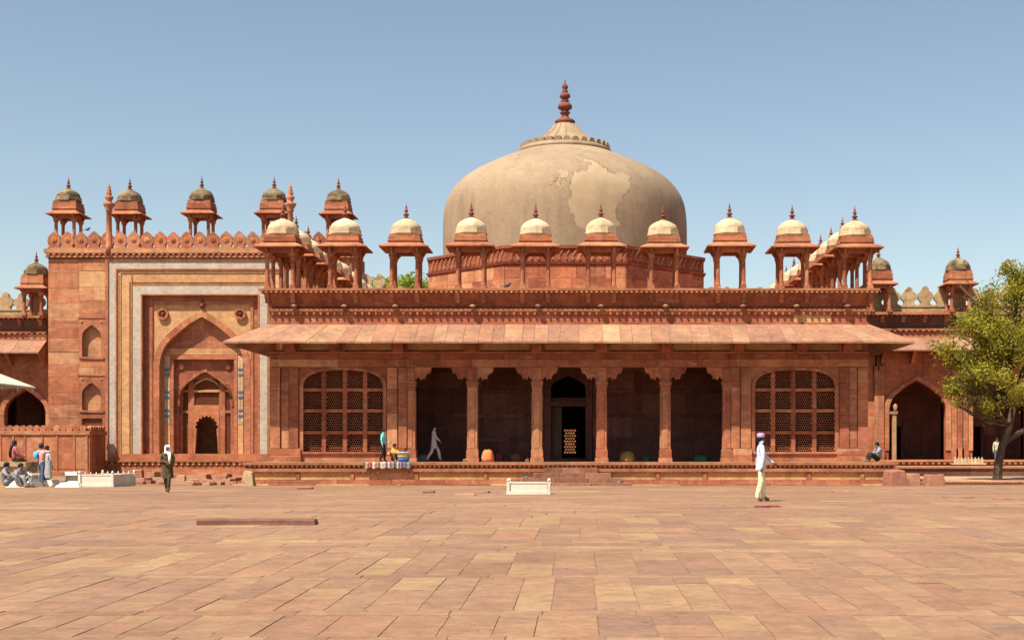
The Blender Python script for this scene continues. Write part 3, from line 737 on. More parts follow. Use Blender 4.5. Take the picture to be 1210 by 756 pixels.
# resample smoothly
fine = []
for i in range(len(prof)-1):
    p0, p1, p2, p3 = prof[max(i-1, 0)], prof[i], prof[i+1], prof[min(i+2, len(prof)-1)]
    for k in range(3):
        t = k/3.
        fine.append(tuple(.5*((2*p1[j])+(-p0[j]+p2[j])*t+(2*p0[j]-5*p1[j]+4*p2[j]-p3[j])*t*t+(-p0[j]+3*p1[j]-3*p2[j]+p3[j])*t**3) for j in (0, 1)))
fine.append(prof[-1])
XDm = fx(667.6, YD)
m = MB(); m.lathe(XDm, YD, fine, 96); dome = m.build('great_dome', 'dome_plaster', tomb)
zt = prof[-2][1]
m = MB(); m.lathe(XDm, YD, [(2.45, zt-.05), (2.62, zt), (2.66, zt+.1), (2.55, zt+.2), (2.5, zt+.28), (2.3, zt+.34)], 48); m.build('collar', 'dome_plaster', dome)
zc = zt+.3; ztop = fz(146, YD)-.05
cone = [(2.34, zc), (2.0, zc+.18), (1.5, zc+.5), (1.05, zc+.84), (.72, ztop-.16), (.5, ztop)]
m = MB(); m.lathe(XDm, YD, cone, 40); m.build('lotus_cap', 'dome_plaster', dome)
for i in range(32):
    a = 2*PI*i/32+.05; ca, sa = math.cos(a), math.sin(a)
    q = MB(); P = lambda r, w_, z: (XDm+ca*r-sa*w_, YD+sa*r+ca*w_, z)
    q.hexa([P(2.2, -.2, zc-.03), P(2.2, .2, zc-.03), P(2.5, .22, zc-.05), P(2.5, -.22, zc-.05)], [P(2.1, -.17, zc+.20), P(2.1, .17, zc+.20), P(2.52, .12, zc+.19), P(2.52, -.12, zc+.19)])
    q.build('petal', 'dome_plaster', dome)
    if i % 2 == 0:
        q = MB(); q.tube([(XDm+ca*r, YD+sa*r, z+.0) for r, z in cone], [.05, .05, .05, .045, .04, .03], 5); q.build('rib', 'dome_plaster', dome)
zf = ztop-.04; kf = 53*s2/2.5/1.0
F0 = [(.42, 0), (.56, .08), (.60, .2), (.46, .32), (.24, .42), (.2, .6), (.3, .68), (.3, .74), (.2, .8), (.24, .86), (.40, .96), (.42, 1.1), (.34, 1.24), (.15, 1.34), (.28, 1.40), (.15, 1.46), (.22, 1.54), (.32, 1.66), (.28, 1.80), (.12, 1.92), (.2, 1.98), (.1, 2.04),
      (.16, 2.14), (.19, 2.24), (.12, 2.36), (.05, 2.44), (.035, 2.62)]
m = MB(); m.lathe(XDm, YD, [(r*.96, zf+z*kf*.95) for r, z in F0], 20); m.build('finial', 'finial_red', dome)

# --- kiosks on the roof
kz = 8.885
proto = make_kiosk(tomb, (fx(KU[0], YK), YK, kz), .58, 1.9, 1.10, .72, .70, (1.86, 2.06, 2.46, 3.27, 3.98), 'cream')
for u in KU[1:]: copy_tree(proto, tomb, (fx(u, YK), YK, kz), random.choice((0, PI/2, PI, -PI/2))+random.uniform(-.025, .025)).scale = (1, 1, random.uniform(.975, 1.02))
for i in range(1, 9):
    for X in (fx(KU[0], YK), fx(KU[-1], YK)):
        copy_tree(proto, tomb, (X, YK+2.83*i, kz), random.choice((0, PI/2, PI, -PI/2))+random.uniform(-.025, .025)).scale = (1, 1, random.uniform(.97, 1.02))

# ================================================================== the arched gateway (left, behind)
YG = 84.0
def GX(u): return fx(u, YG)
def GZ(v): return fz(v, YG)
GC = 236.5
gate = thing('arched_gateway', 'tall red and buff gateway with white mosaic bands round a pointed arch and small doorway', 'gateway', (GX(GC), YG, 0))
G0, G1 = GX(57), GX(2*GC-57)
b = MB(); b.box(G0, GX(196), YG+1.5, YG+5, 0, GZ(297)); b.box(GX(2*GC-196), G1, YG+1.5, YG+5, 0, GZ(297)); b.box(GX(196), GX(2*GC-196), YG+1.5, YG+5, GZ(430), GZ(297)); b.box(GX(196), GX(2*GC-196), YG+4.7, YG+5, 0, GZ(430)); b.box(G0, GX(57.2), YG+.02, YG+1.5, 0, GZ(297))
b.box(GX(2*GC-125), G1, YG, YG+1.5, 0, GZ(297)); b.box(G0+.01, GX(125), YG+.3, YG+1.5, 0, GZ(297)); b.box(GX(125), GX(2*GC-125), YG+.02, YG+1.5, GZ(307), GZ(297))
gbody = b.build('gateway_wall', 'red_block', gate)
# ashlar of the left flank, leaving the niches open
NI = [(94.5, 121, 376, 423), (94.5, 121, 444, 486), (96, 122, 492.5, 506)]
def flank(u0, u1, v0, v1, hmin, hmax, wmin):
    v = v0
    while v < v1-1:
        h = random.uniform(hmin, hmax); v2 = v1 if v1-v-h < hmin*.7 else v+h
        u = u0
        while u < u1-1:
            l = random.uniform(wmin, wmin*2.2); u2 = u1 if u1-u-l < wmin*.7 else u+l
            yel = (u0 > 90 and 319 < v < 331) or random.random() < .05
            piece('stone_block', gbody, 'buff' if yel else 'red_block', GX(u)+.006, GX(u2)-.006, YG+random.uniform(-.02, .012), YG+.31, GZ(v2)+.006, GZ(v)-.006, .01); u = u2
        v = v2
flank(57, 93.5, 306, 548, 12, 22, 31); flank(93.5, 124.5, 306, 320, 14, 14, 20); flank(93.5, 124.5, 320, 339, 19, 19, 31); flank(93.5, 124.5, 339, 375, 15, 20, 16)
flank(93.5, 124.5, 424, 443, 9, 10, 16); flank(93.5, 124.5, 487, 492, 5, 6, 31); flank(93.5, 124.5, 507, 548, 14, 22, 16)
for u0, u1, v0, v1 in NI[:2]:
    q = MB(); arch_panel(q, GX(93.6), GX(124.4), GZ(v1), GZ(v0), pointed(GX(u0+2.5), GX(u1-1.5), GZ(v0+22), GZ(v0+8), 8), YG-.03, YG+.30)
    n = q.build('niche', 'red_block', gbody)
    q = MB(); q.box(GX(93.8), GX(124.3), YG-.08, YG+.1, GZ(v1+.6), GZ(v1-1.4)); q.build('sill', 'red', n)
    q = MB(); q.box(GX(92.2), GX(125.2), YG-.07, YG+.05, GZ(v0), GZ(v0-1.5)); q.build('hood', 'red', n)
    for uu in (97, 120): 
        q = MB(); q.tube([(GX(uu), YG-.06, GZ(v0+4.5)), (GX(uu), YG, GZ(v0+4.5))], [.07, .11], 10); q.build('roundel', 'red', n)
q = MB(); q.box(GX(93.6), GX(97), YG-.02, YG+.3, GZ(506.8), GZ(492.4)); q.box(GX(121), GX(124.4), YG-.02, YG+.3, GZ(506.8), GZ(492.4)); q.box(GX(97), GX(121), YG-.015, YG+.3, GZ(494), GZ(492.4)); wn = q.build('small_window', 'red', gbody)
pane(wn, 'red', GX(97), GX(121), YG+.12, GZ(507), GZ(492), 12, 7)

def frame_band(u_in, u_out, v_in, v_out, y0, y1, mat, name, parent=None, vb=545, seg=0):
    """upright-and-top band mirrored about the gateway axis"""
    q = MB(); R = lambda u: 2*GC-u
    q.box(GX(u_out), GX(u_in), y0, y1, GZ(vb), GZ(v_out)); q.box(GX(R(u_in)), GX(R(u_out)), y0, y1, GZ(vb), GZ(v_out)); q.box(GX(u_in), GX(R(u_in)), y0, y1, GZ(v_in), GZ(v_out))
    return q.build(name, mat, parent or gate)
frame_band(128.2, 125, 307.8, 304.8, YG-.10, YG+1.4, 'red', 'outer_moulding')
frame_band(137, 128.2, 317.5, 307.8, YG-.02, YG+1.4, 'mosaic', 'outer_mosaic_band', vb=536)
frame_band(138.6, 137, 319.3, 317.5, YG-.06, YG+1.4, 'red', 'inner_moulding')
frame_band(142.5, 138.6, 323.4, 319.3, YG+.02, YG+1.4, 'buff', 'carved_border')
frame_band(143.6, 142.5, 324.4, 323.4, YG+.07, YG+1.4, 'red', 'thin_moulding')
bb = frame_band(152.4, 143.6, 333.2, 324.4, YG+.04, YG+1.4, 'buff', 'buff_band')
frame_band(153.4, 152.4, 334.2, 333.2, YG-.0, YG+1.4, 'red', 'thin_moulding')
frame_band(157, 153.4, 338, 334.2, YG+.06, YG+1.4, 'buff', 'carved_border')
frame_band(166.6, 157, 347.4, 338, YG+.0, YG+1.4, 'mosaic', 'inner_mosaic_band', vb=536)
frame_band(168.2, 166.6, 349, 347.4, YG-.03, YG+1.4, 'red', 'inner_moulding')
frame_band(175, 168.2, 355.5, 349, YG+.36, YG+1.4, 'red', 'recess_border')
frame_band(178.4, 175, 358.5, 355.5, YG+.30, YG+1.4, 'red_block', 'recess_moulding')
dd = MB()
for u, du in ((140.5, 0), (155.2, 0)):
    v = 325
    while v < 540:
        for uu in (u, 2*GC-u): dd.box(GX(uu-.9), GX(uu+.9), YG-.01, YG+.1, GZ(v+1.3), GZ(v))
        v += 2.6
    uu = u+3
    while uu < 2*GC-u:
        vv = 321.4 if u < 150 else 336.1
        dd.box(GX(uu), GX(uu+1.3), YG-.01, YG+.1, GZ(vv+.9), GZ(vv-.9)); uu += 2.6
stuff(dd.build('bead_border', 'buff_panel', gate))
q = MB(); q.box(GX(125), GX(2*GC-125), YG-.07, YG+1.4, GZ(545), GZ(536)); q.build('band_foot', 'red', gate)
# spandrel with the great arch
aL, aR = GX(185.8), GX(2*GC-185.8)
cont = pointed(aL, aR, GZ(434), GZ(373), 14, .10)
q = MB(); arch_panel(q, GX(178.4), GX(2*GC-178.4), GZ(545), GZ(358.5), [(aL, GZ(544.9))]+cont+[(aR, GZ(544.9))], YG+.40, YG+.86)
sp = q.build('spandrel', 'buff', gate)
oc = [(GX(179), GZ(448))]+pointed(GX(179), GX(2*GC-179), GZ(434), GZ(365.5), 14, .10)+[(GX(2*GC-179), GZ(448))]
ic = [(aL+.03, GZ(448))]+pointed(aL+.03, aR-.03, GZ(434), GZ(373)-.03, 14, .10)+[(aR-.03, GZ(448))]
q = MB(); ring(q, oc, ic, YG+.33, YG+.44); q.build('arch_ring', 'red_block', sp)
for u0, u1 in ((GX(179), aL+.02), (aR-.02, GX(2*GC-179))):
    q = MB(); q.box(u0, u1, YG+.34, YG+.45, GZ(545), GZ(448)); q.build('arch_jamb', 'red_block', sp)
for v in (365, 373, 383, 394):
    q = MB(); q.box(GX(180), GX(2*GC-180), YG+.395, YG+.41, GZ(v+.25), GZ(v)); 
for u in (190.5, 2*GC-190.5):
    q = MB(); cir = lambda r_: [(GX(u)+r_*math.cos(2*PI*i/20), GZ(370.5)+r_*math.sin(2*PI*i/20)) for i in range(21)]; ring(q, cir(.37), cir(.25), YG+.22, YG+.42); ring(q, cir(.25), cir(.16), YG+.33, YG+.42); r = q.build('roundel', 'red', sp)
    q = MB(); q.tube([(GX(u), YG+.41, GZ(370.5)), (GX(u), YG+.2, GZ(370.5))], [.14, .07], 10); q.build('boss', 'finial_red', r)
q = MB(); q.lathe(GX(GC+.5), YG+.36, [(.1, GZ(363.8)), (.2, GZ(361)), (.18, GZ(358)), (.1, GZ(356)), (.14, GZ(354.5)), (.05, GZ(352.5))], 10); q.build('pendant', 'finial_red', sp)
# back of the recess
YI = YG+.86
q = MB(); q.box(GX(180), GX(200), YI+.03, YI+.5, GZ(545), GZ(366)); q.box(GX(2*GC-200), GX(2*GC-180), YI+.03, YI+.5, GZ(545), GZ(366)); q.box(GX(200), GX(2*GC-200), YI+.03, YI+.5, GZ(421), GZ(366))
rec = q.build('recess_wall', 'red_block', gate)
for v0, v1, us in ((372, 388, (205, 236, 262)), (388, 400, (190, 222, 255, 286)), (400, 410, (186, 215, 240, 287))):
    for a, c in zip(us, us[1:]): piece('tympanum_block', rec, 'red_block', GX(a)+.005, GX(c)-.005, YI-.0+random.uniform(-.01, .01), YI+.1, GZ(v1)+.005, GZ(v0)-.005)
piece('buff_lintel', rec, 'buff_panel', GX(190), GX(2*GC-190), YI-.03, YI+.1, GZ(418), GZ(410.3))
for s in (0, 1):
    R = (lambda u: 2*GC-u) if s else (lambda u: u)
    def strip(u0, u1, v0, v1, y, mat, name):
        a, c = sorted((GX(R(u0)), GX(R(u1)))); return piece(name, rec, mat, a+.002, c-.002, y, YI+.1, GZ(v1), GZ(v0), .006)
    strip(189.5, 196, 502, 544, YI-.02, 'buff', 'tile_strip_foot'); strip(189.5, 196, 419, 501.5, YI-.02, 'buff_panel', 'tile_strip')
    for u0 in (190.2, 193.8): strip(u0, u0+1.5, 420, 500, YI-.035, 'tile_pale', 'tile_line')
    for v in (434, 440.5, 461, 467.5, 483, 489.5):
        for u0 in (190.1, 193.0): strip(u0, u0+2.3, v, v+3.2, YI-.05, 'tile_blue', 'blue_tile')
    strip(196.5, 200.4, 419, 544, YI-.04, 'red_block', 'inner_jamb')
piece('inner_lintel', rec, 'red_block', GX(196.5), GX(2*GC-196.5), YI-.05, YI+.1, GZ(423.5), GZ(418.3))
# inner panel with toothed arch, lattice screens and the little door
YJ = YI+.28
iL, iR = GX(204.8), GX(2*GC-204.8)
ict = pointed(iL, iR, GZ(470), GZ(435), 12, .08)
q = MB(); arch_panel(q, GX(198.5), GX(2*GC-198.5), GZ(545), GZ(420), [(iL, GZ(544.9))]+ict+[(iR, GZ(544.9))], YJ, YJ+.3); ip = q.build('inner_panel', 'red_block', gate)
q = MB()
for i in range(len(ict)-1):
    for k in range(2):
        t = (k+.5)/2; x = ict[i][0]*(1-t)+ict[i+1][0]*t; z = ict[i][1]*(1-t)+ict[i+1][1]*t
        q.box(x-.045, x+.045, YJ-.07, YJ+.25, z-.16, z+.03)
for uu in (204.6, 2*GC-204.6):
    for v in range(471, 478, 3): q.box(GX(uu)-.1, GX(uu)+.1, YJ-.07, YJ+.2, GZ(v+1.8), GZ(v))
stuff(q.build('toothed_arch', 'red', ip))
for u in (208.5, 2*GC-208.5):
    q = MB(); q.tube([(GX(u), YJ+.02, GZ(432)), (GX(u), YJ-.08, GZ(432)), (GX(u), YJ-.1, GZ(432))], [.22, .2, .12], 14); q.build('roundel', 'red', ip)
YK2 = YJ+.32
fr_ = [(203, 207.4), (214.4, 221.4), (2*GC-221.4, 2*GC-214.4), (2*GC-207.4, 2*GC-203)]
q = MB()
for a, c in fr_: q.box(GX(a), GX(c), YK2, YK2+.2, GZ(541), GZ(436))
dL, dR = GX(222.3), GX(2*GC-222.3)
arch_panel(q, GX(221.4), GX(2*GC-221.4), GZ(541), GZ(483.5), [(dL, GZ(540.9))]+multifoil(dL, dR, GZ(506), GZ(490))+[(dR, GZ(540.9))], YK2-.03, YK2+.2)
for v0, v1 in ((459, 462), (477.5, 483.4), (438, 447)): q.box(GX(221.4), GX(2*GC-221.4), YK2+.005, YK2+.2, GZ(v1), GZ(v0))
for uu in (207.4, 2*GC-214.4):
    for v0, v1 in ((484, 487), (538, 541), (459.5, 461.8)): q.box(GX(uu), GX(uu+7), YK2+.01, YK2+.2, GZ(v1), GZ(v0))
scr = q.build('screen_frame', 'red_block', ip)
q = MB(); ic2 = pointed(GX(222), GX(2*GC-222), GZ(457), GZ(447), 6, .1); oc2 = [(x, z+.12) for x, z in ic2]; ring(q, oc2, ic2, YK2-.06, YK2+.1); q.box(GX(221.5), GX(2*GC-221.5), YK2-.05, YK2+.02, GZ(462), GZ(460)); q.build('buff_arch', 'buff', scr)
for a, c, v0, v1, nx, nz in ((221.4, 2*GC-221.4, 447, 459, 14, 7), (221.4, 2*GC-221.4, 462, 477.5, 14, 9), (207.4, 214.4, 487, 538, 4, 28), (2*GC-214.4, 2*GC-207.4, 487, 538, 4, 28), (207.4, 214.4, 462, 484, 4, 12), (2*GC-214.4, 2*GC-207.4, 462, 484, 4, 12), (207.4, 214.4, 440, 459.5, 4, 10), (2*GC-214.4, 2*GC-207.4, 440, 459.5, 4, 10)):
    pane(ip, 'red', GX(a), GX(c), YK2+.1, GZ(v1), GZ(v0), nx, nz)
# dark chamber behind the screens is the hollow of the body: floor and foot
q = MB(); q.box(GX(57), GX(2*GC-57), YG-.42, YG+1.6, 0, GZ(547.2)); q.box(GX(57)-.05, GX(2*GC-57), YG-.55, YG+1.4, GZ(545.2)-.02, GZ(543.5)); gp = q.build('gateway_plinth', 'red', gate)
d = MB(); dentils(d, GX(57), GX(330), .36, .2, YG-.50, YG-.40, GZ(549.5), GZ(545.6)); stuff(d.build('dentil_course', 'buff_panel', gp))
q = MB(); q.box(GX(57), GX(330), YG-.5, YG-.3, 0, GZ(554)); q.build('foot_course', 'red_block', gp)
# cornice, merlons, slim pinnacles
q = MB(); q.box(G0-.12, G1+.12, YG-.16, YG+.6, GZ(304.5), GZ(302.5)); q.box(G0-.2, G1+.2, YG-.24, YG+.8, GZ(299.5), GZ(294.5)); q.box(G0-.08, G1+.08, YG-.1, YG+.6, GZ(302.5), GZ(299.5)); gcn = q.build('cornice', 'red_block', gate)
d = MB(); dentils(d, G0-.1, G1+.1, .36, .2, YG-.22, YG-.09, GZ(302.8), GZ(299.6)); stuff(d.build('dentil_course', 'red', gcn))
def merlon_mesh(hw, h, mat, boss=True, lobed=False):
    q = MB()
    if lobed: half = [(0, 1), (.22, .975), (.40, .88), (.46, .75), (.70, .72), (.93, .60), (.98, .46), (.88, .34), (.66, .27), (.58, .18), (.72, .09), (1.0, .05), (1.0, 0)]
    else: half = [(0, 1), (.18, .95), (.45, .86), (.80, .72), (.98, .54), (.99, .42), (.93, .28), (.74, .20), (.80, .12), (1.0, .08), (1.0, 0)]
    pts = [(-a*hw, b*h) for a, b in reversed(half)]+[(a*hw, b*h) for a, b in half[1:]]
    q.prism(pts, -.14, .14)
    if boss:
        q.tube([(0, -.13, h*.52), (0, -.18, h*.52), (0, -.19, h*.52)], [hw*.42, hw*.40, hw*.26], 12); q.tube([(0, -.15, h*.52), (0, -.23, h*.52)], [hw*.16, hw*.1], 8)
    me = bpy.data.meshes.new('merlon'); me.from_pydata(q.v, [], q.f)
    bm = bmesh.new(); bm.from_mesh(me); bmesh.ops.recalc_face_normals(bm, faces=bm.faces); bm.to_mesh(me); bm.free()
    me.materials.append(MAT[mat]); return me
def put(name, me, parent, loc, rotz=0, scale=None):
    o = bpy.data.objects.new(name, me); COL.objects.link(o); o.parent = parent
    o.location = Vector(loc)-(ORI[parent.name] if parent else Vector((0,0,0))); o.rotation_euler = (0, 0, rotz)
    if scale: o.scale = scale
    return o
mm = merlon_mesh(.42, 21*YG/F, 'red_block')
nM = 23; pw = (G1-G0)/nM
for i in range(nM): put('merlon', mm, gcn, (G0+(i+.5)*pw, YG+.0, GZ(294.6)), 0, (pw/.84, 1, random.uniform(.97, 1.02)))
for i in range(5): put('merlon', mm, gcn, (G1-.15, YG+.7+i*.85, GZ(294.6)), PI/2)
for u in (129.5, 2*GC-129.5):
    q = MB(); X = GX(u); z0, z1 = GZ(292), GZ(249)
    prf = [(.23, z0-.4), (.23, z0+.1), (.19, z0+.16), (.17, z1-.1), (.24, z1-.02), (.2, z1+.06), (.34, z1+.3), (.40, z1+.42), (.22, z1+.48), (.16, z1+.62), (.27, z1+.76), (.25, z1+.88), (.12, z1+.96), (.21, z1+1.06), (.11, z1+1.15), (.17, z1+1.25), (.09, z1+1.35), (.12, z1+1.44), (.05, z1+1.56), (.02, z1+1.8)]
    q.lathe(X, YG-.1, prf, 12)
    q.build('pinnacle', 'red_block', gate)
q = MB(); q.box(G0+.2, G1-.2, YG+.5, YG+5, GZ(297)-.02, 14.3); q.build('roof_terrace', 'red', gate)
gk = make_kiosk(gate, (fx(81, 86.2), 86.2, 14.2), .58, 2.7, 1.10, .77, .76, (2.62, 2.84, 3.5, 4.42, 5.2), 'dark_dome', cw=.2)
for u in (153.5, 238.5, 324, 400): copy_tree(gk, gate, (fx(u, 86.2), 86.2, 14.2), random.choice((0, PI/2, PI))+random.uniform(-.03, .03)).scale = (1, 1, random.uniform(.98, 1.015))

# ================================================================== the cloisters
def cloister(label, u0, u1, arches, plain_to=None, bays_extra=()):
    X0, X1 = GX(u0), GX(u1)
    c = thing('cloister', label, 'cloister', ((X0+X1)/2, YG, 0))
    zp = .95
    q = MB()
    xl = X0
    for a0, a1, va, vsn in arches:
        A0, A1 = GX(a0), GX(a1)
        nxt = GX(a1+15)
        if A0-(.28*5) > xl: pass
        arch_panel(q, max(xl, A0-.85), A1+.8, zp, GZ(416), [(A0, zp+.001)]+pointed(A0, A1, GZ(vsn), GZ(va), 10, .1)+[(A1, zp+.001)], YG, YG+.5)
        xl = A1+.8
    if plain_to: q.box(X0, GX(plain_to), YG, YG+.5, 0, GZ(416))
    q.box(X0, X1, YG+.02, YG+.6, GZ(415.9), GZ(371))
    wall = q.build('arcade_wall', 'red', c)
    for a0, a1, va, vsn in arches:
        A0, A1 = GX(a0), GX(a1)
        q = MB(); ring(q, [(A0-.3, zp+.6)]+pointed(A0-.3, A1+.3, GZ(vsn), GZ(va)+.28, 10, .1)+[(A1+.3, zp+.6)], [(A0+.02, zp+.6)]+pointed(A0+.02, A1-.02, GZ(vsn), GZ(va)-.02, 10, .1)+[(A1-.02, zp+.6)], YG-.07, YG+.1); q.build('arch_ring', 'red_block', wall)
        for X, w_ in ((A0-.50, .17), (A1+.50, .17), (A0-.80, .12), (A1+.84, .20)):
            if X+w_ > X1 or X-w_ < X0 or (X < A0-.7 and a0 != arches[0][0]): continue
            q = MB(); q.box(X-w_, X+w_, YG-.16, YG+.1, zp+.7, GZ(438)); q.box(X-w_*1.2, X+w_*1.2, YG-.2, YG+.1, zp, zp+.7); q.box(X-w_*1.3, X+w_*1.3, YG-.22, YG+.1, GZ(438), GZ(433)); q.build('pilaster', 'red_block', wall)
        # doorway and panelled rear wall of the bay
        q = MB(); q.box(A0-.9, A0+.9, YG+4, YG+4.3, zp, GZ(420)); q.box(A1-1.9, A1+.9, YG+4, YG+4.3, zp, GZ(420)); q.box(A0+.9, A1-1.9, YG+4, YG+4.3, zp+2.2, GZ(420)); bk = q.build('rear_wall', 'red_dark', wall)
        for z0, z1, xa, xb in ((zp+1.6, zp+2.7, A0+1.9, A0+2.7), (zp+3.0, zp+4.3, A0+1.2, A0+2.6), (zp+.4, zp+1.3, A0+2.0, A0+3.0)):
            piece('wall_panel', bk, 'red_dark', xa, xb, YG+3.93, YG+4.05, z0, z1)
    # plinth and floor
    q = MB(); q.box(X0, X1, YG-2.3, YG+5.4, 0, zp-.1); q.box(X0, X1, YG-2.45, YG+5.4, zp-.1, zp); pl = q.build('plinth', 'red_block', c)
    d = MB(); dentils(d, X0, X1, .36, .2, YG-2.42, YG-2.28, zp-.26, zp-.1); stuff(d.build('dentil_course', 'buff_panel', pl))
    q = MB(); q.box(X0, X1, YG+.5, YG+5.4, GZ(416), GZ(412)); q.box(X0, X1, YG+5.4, YG+5.8, 0, GZ(371)); q.box(X0, X1, YG+.3, YG+5.8, GZ(374), GZ(370.5)); q.build('roof_slab', 'red_dark', c)
    for xx in ((X0, X0+.3), (X1-.3, X1)):
        q = MB(); q.box(xx[0], xx[1], YG+.5, YG+5.4, zp, GZ(412)); q.build('end_wall', 'red_dark', c)
    ev = MB(); ev.box(X0, X1, YG-.07, YG+.06, GZ(400.5), GZ(397)); ev = ev.build('eave', 'red', c)
    eave_side((X0, YG, 0), (1, 0, 0), (0, -1, 0), X1-X0, False, False, max(4, int((X1-X0)/.95)), 1.4, GZ(414)-.03, GZ(398), ev, .09)
    n = int((X1-X0)/1.9)
    for i in range(n+1):
        X = X0+.2+(X1-X0-.4)*i/n
        q = MB(); q.prism([(YG+.02, GZ(430)), (YG-.18, GZ(430)), (YG-.35, GZ(425)), (YG-.9, GZ(416.5)), (YG-.95, GZ(412.5)), (YG+.02, GZ(403))], X-.11, X+.11, 'x'); q.build('eave_bracket', 'red', ev)
    # parapet: panels, string, cove, cornice, base course, merlons
    x = X0
    while x < X1-.05:
        l = random.uniform(1.4, 3.2); x1 = X1 if X1-x-l < 1 else x+l
        piece('wall_panel', wall, 'mixed_panel', x+.006, x1-.006, YG-.03, YG+.1, GZ(397.5), GZ(391.5)); x = x1
    q = MB(); q.box(X0, X1, YG-.16, YG+.1, GZ(390), GZ(387.8)); q.build('string_course', 'red', wall)
    d = MB(); dentils(d, X0, X1, .36, .18, YG-.17, YG-.02, GZ(392), GZ(390.05)); stuff(d.build('dentil_course', 'red', wall))
    q = MB(); q.prism([(YG+.05, GZ(387.5)), (YG-.05, GZ(387.5)), (YG-.35, GZ(374)), (YG+.05, GZ(374))], X0, X1, 'x'); q.build('cove', 'red_dark', wall)
    q = MB(); q.box(X0, X1, YG-.55, YG+.4, GZ(372.5), GZ(369.5)); cnn = q.build('cornice', 'red', c)
    d = MB(); dentils(d, X0, X1, .3, .14, YG-.5, YG-.4, GZ(374.3), GZ(372.6)); stuff(d.build('dentil_course', 'red', cnn))
    for i in range(int((X1-X0)/1.35)+1):
        X = X0+.5+1.35*i
        if X < X1: 
            q = MB(); q.prism([(YG-.05, GZ(381.5)), (YG-.25, GZ(381.5)), (YG-.3, GZ(377.5)), (YG-.48, GZ(374)), (YG-.05, GZ(374))], X-.12, X+.12, 'x'); q.build('cornice_bracket', 'red', cnn)
    q = MB(); q.box(X0, X1, YG+.85, YG+1.25, GZ(369.5), GZ(361)); q.box(X0, X1, YG+.8, YG+1.3, GZ(361), GZ(359.6)); pb = q.build('parapet_base', 'lichen_stone', c)
    return c, pb
lob = merlon_mesh(.525, 23.5*YG/F, 'lichen_stone', False, True)
jx0, jx1 = fx(664, 83.2), fx(683, 83.2)
q = MB(); q.box(TX0-.1, jx0-.1, 84.85, 85.25, 0, GZ(360)); q.box(jx1+.1, 13.3, 84.85, 85.25, 0, GZ(360)); q.box(jx0-.1, jx1+.1, 84.85, 85.25, 3.3, GZ(360)); q.box(jx0-.1, jx1+.1, 84.85, 85.25, 0, 1.2); rp = q.build('rear_parapet', 'lichen_stone', tomb)
for i in range(26): put('merlon', lob, rp, (TX0+.5+1.05*i, 85.05, GZ(360)))
q = MB(); q.box(fx(424, 85), fx(458, 85), 84.6, 84.84, 0, fz(341, 85)); q.build('parapet_block', 'lichen_stone', rp)
for u in (434, 449): put('merlon', lob, rp, (fx(u, 85), 84.72, fz(343, 85)-.02), 0, (.75, .8, .82))
cr, pb = cloister('red sandstone cloister with grey lobed battlements running behind the tomb corner and the yellow-green tree', U0+13.4*F/84, 1330, ((1050, 1118, 449, 486), (1149, 1217, 449, 486), (1248, 1316, 449, 486)), 1036)
xx = 13.4+.55
while xx < GX(1330): put('merlon', lob, pb, (xx, YG+1.05, GZ(360)), 0, (random.uniform(.96, 1.02), 1, random.uniform(.93, 1.03))); xx += 1.05
ck = make_kiosk(cr, (fx(1132, 84.05), 84.05, GZ(369.5)), .56, 1.7, 1.04, .74, .73, (1.72, 1.92, 2.62, 3.5, 4.25), 'dark_dome', cw=.2)
copy_tree(ck, cr, (fx(1038, 84.05), 84.05, GZ(369.5)), 0); copy_tree(ck, cr, (fx(1236, 84.05), 84.05, GZ(369.5)), 0)
cl, pb = cloister('red sandstone cloister with grey lobed battlements left of the gateway behind the low screen wall', -110, 56, ((-94, -42, 458, 488), (4, 55, 458, 488)))
xx = GX(-110)+.55
while xx < GX(54): put('merlon', lob, pb, (xx, YG+1.05, GZ(362)), 0, (random.uniform(.96, 1.02), 1, random.uniform(.93, 1.03))); xx += 1.05
copy_tree(ck, cl, (fx(43, 84.05), 84.05, GZ(369.5)), 0)
cl.location.y += 2.2; cl.location.x -= .9; cl.location.z += .0

# ================================================================== low screen wall in front of the left cloister
YW = 80.8
WX = lambda u: fx(u, YW)
WZ = lambda v: fz(v, YW)
scw = thing('screen_wall', 'low red sandstone screen wall with panels and scalloped coping beside the gateway', 'wall', (WX(20), YW, 0))
q = MB(); q.box(WX(-120), WX(106), YW, YW+.35, 0, WZ(512)); q.box(WX(-120), WX(106.6), YW-.1, YW+.45, WZ(513.5), WZ(509)); 
q.box(WX(106)-.35, WX(106), YW+.35, YG-.5, 0, WZ(512)); q.box(WX(106)-.4, WX(106)+.1, YW+.45, YG-.5, WZ(513.5), WZ(509)); swb = q.build('wall_core', 'red_block', scw)
u = -118
while u < 104:
    l = random.uniform(13, 24); u2 = min(u+l, 104.5)
    piece('wall_panel', swb, 'red_block', WX(u+2.2), WX(u2), YW-.03, YW+.1, WZ(554), WZ(515), .01)
    piece('panel_post', swb, 'red_block', WX(u), WX(u+2), YW-.07, YW+.1, WZ(556), WZ(514), .01); u = u2
piece('foot_course', swb, 'red', WX(-120), WX(107), YW-.25, YW+.1, 0, WZ(556))
sm = merlon_mesh(.2, .36, 'red_block', False)
u = -116
while u < 105: put('coping_scallop', sm, swb, (WX(u), YW+.17, WZ(509)-.01)); u += 7.9
for i in range(6): put('coping_scallop', sm, swb, (WX(106)-.17, YW+.5+i*.41, WZ(509)-.01), PI/2)
o = pane(swb, 'red', 0, 1.1, 0, 0, 1.9, 6, 10, 'side_lattice'); o.location = Vector((WX(106)+.03, YW+1.0, .7))-ORI[swb.name]; o.rotation_euler = (0, 0, PI/2)

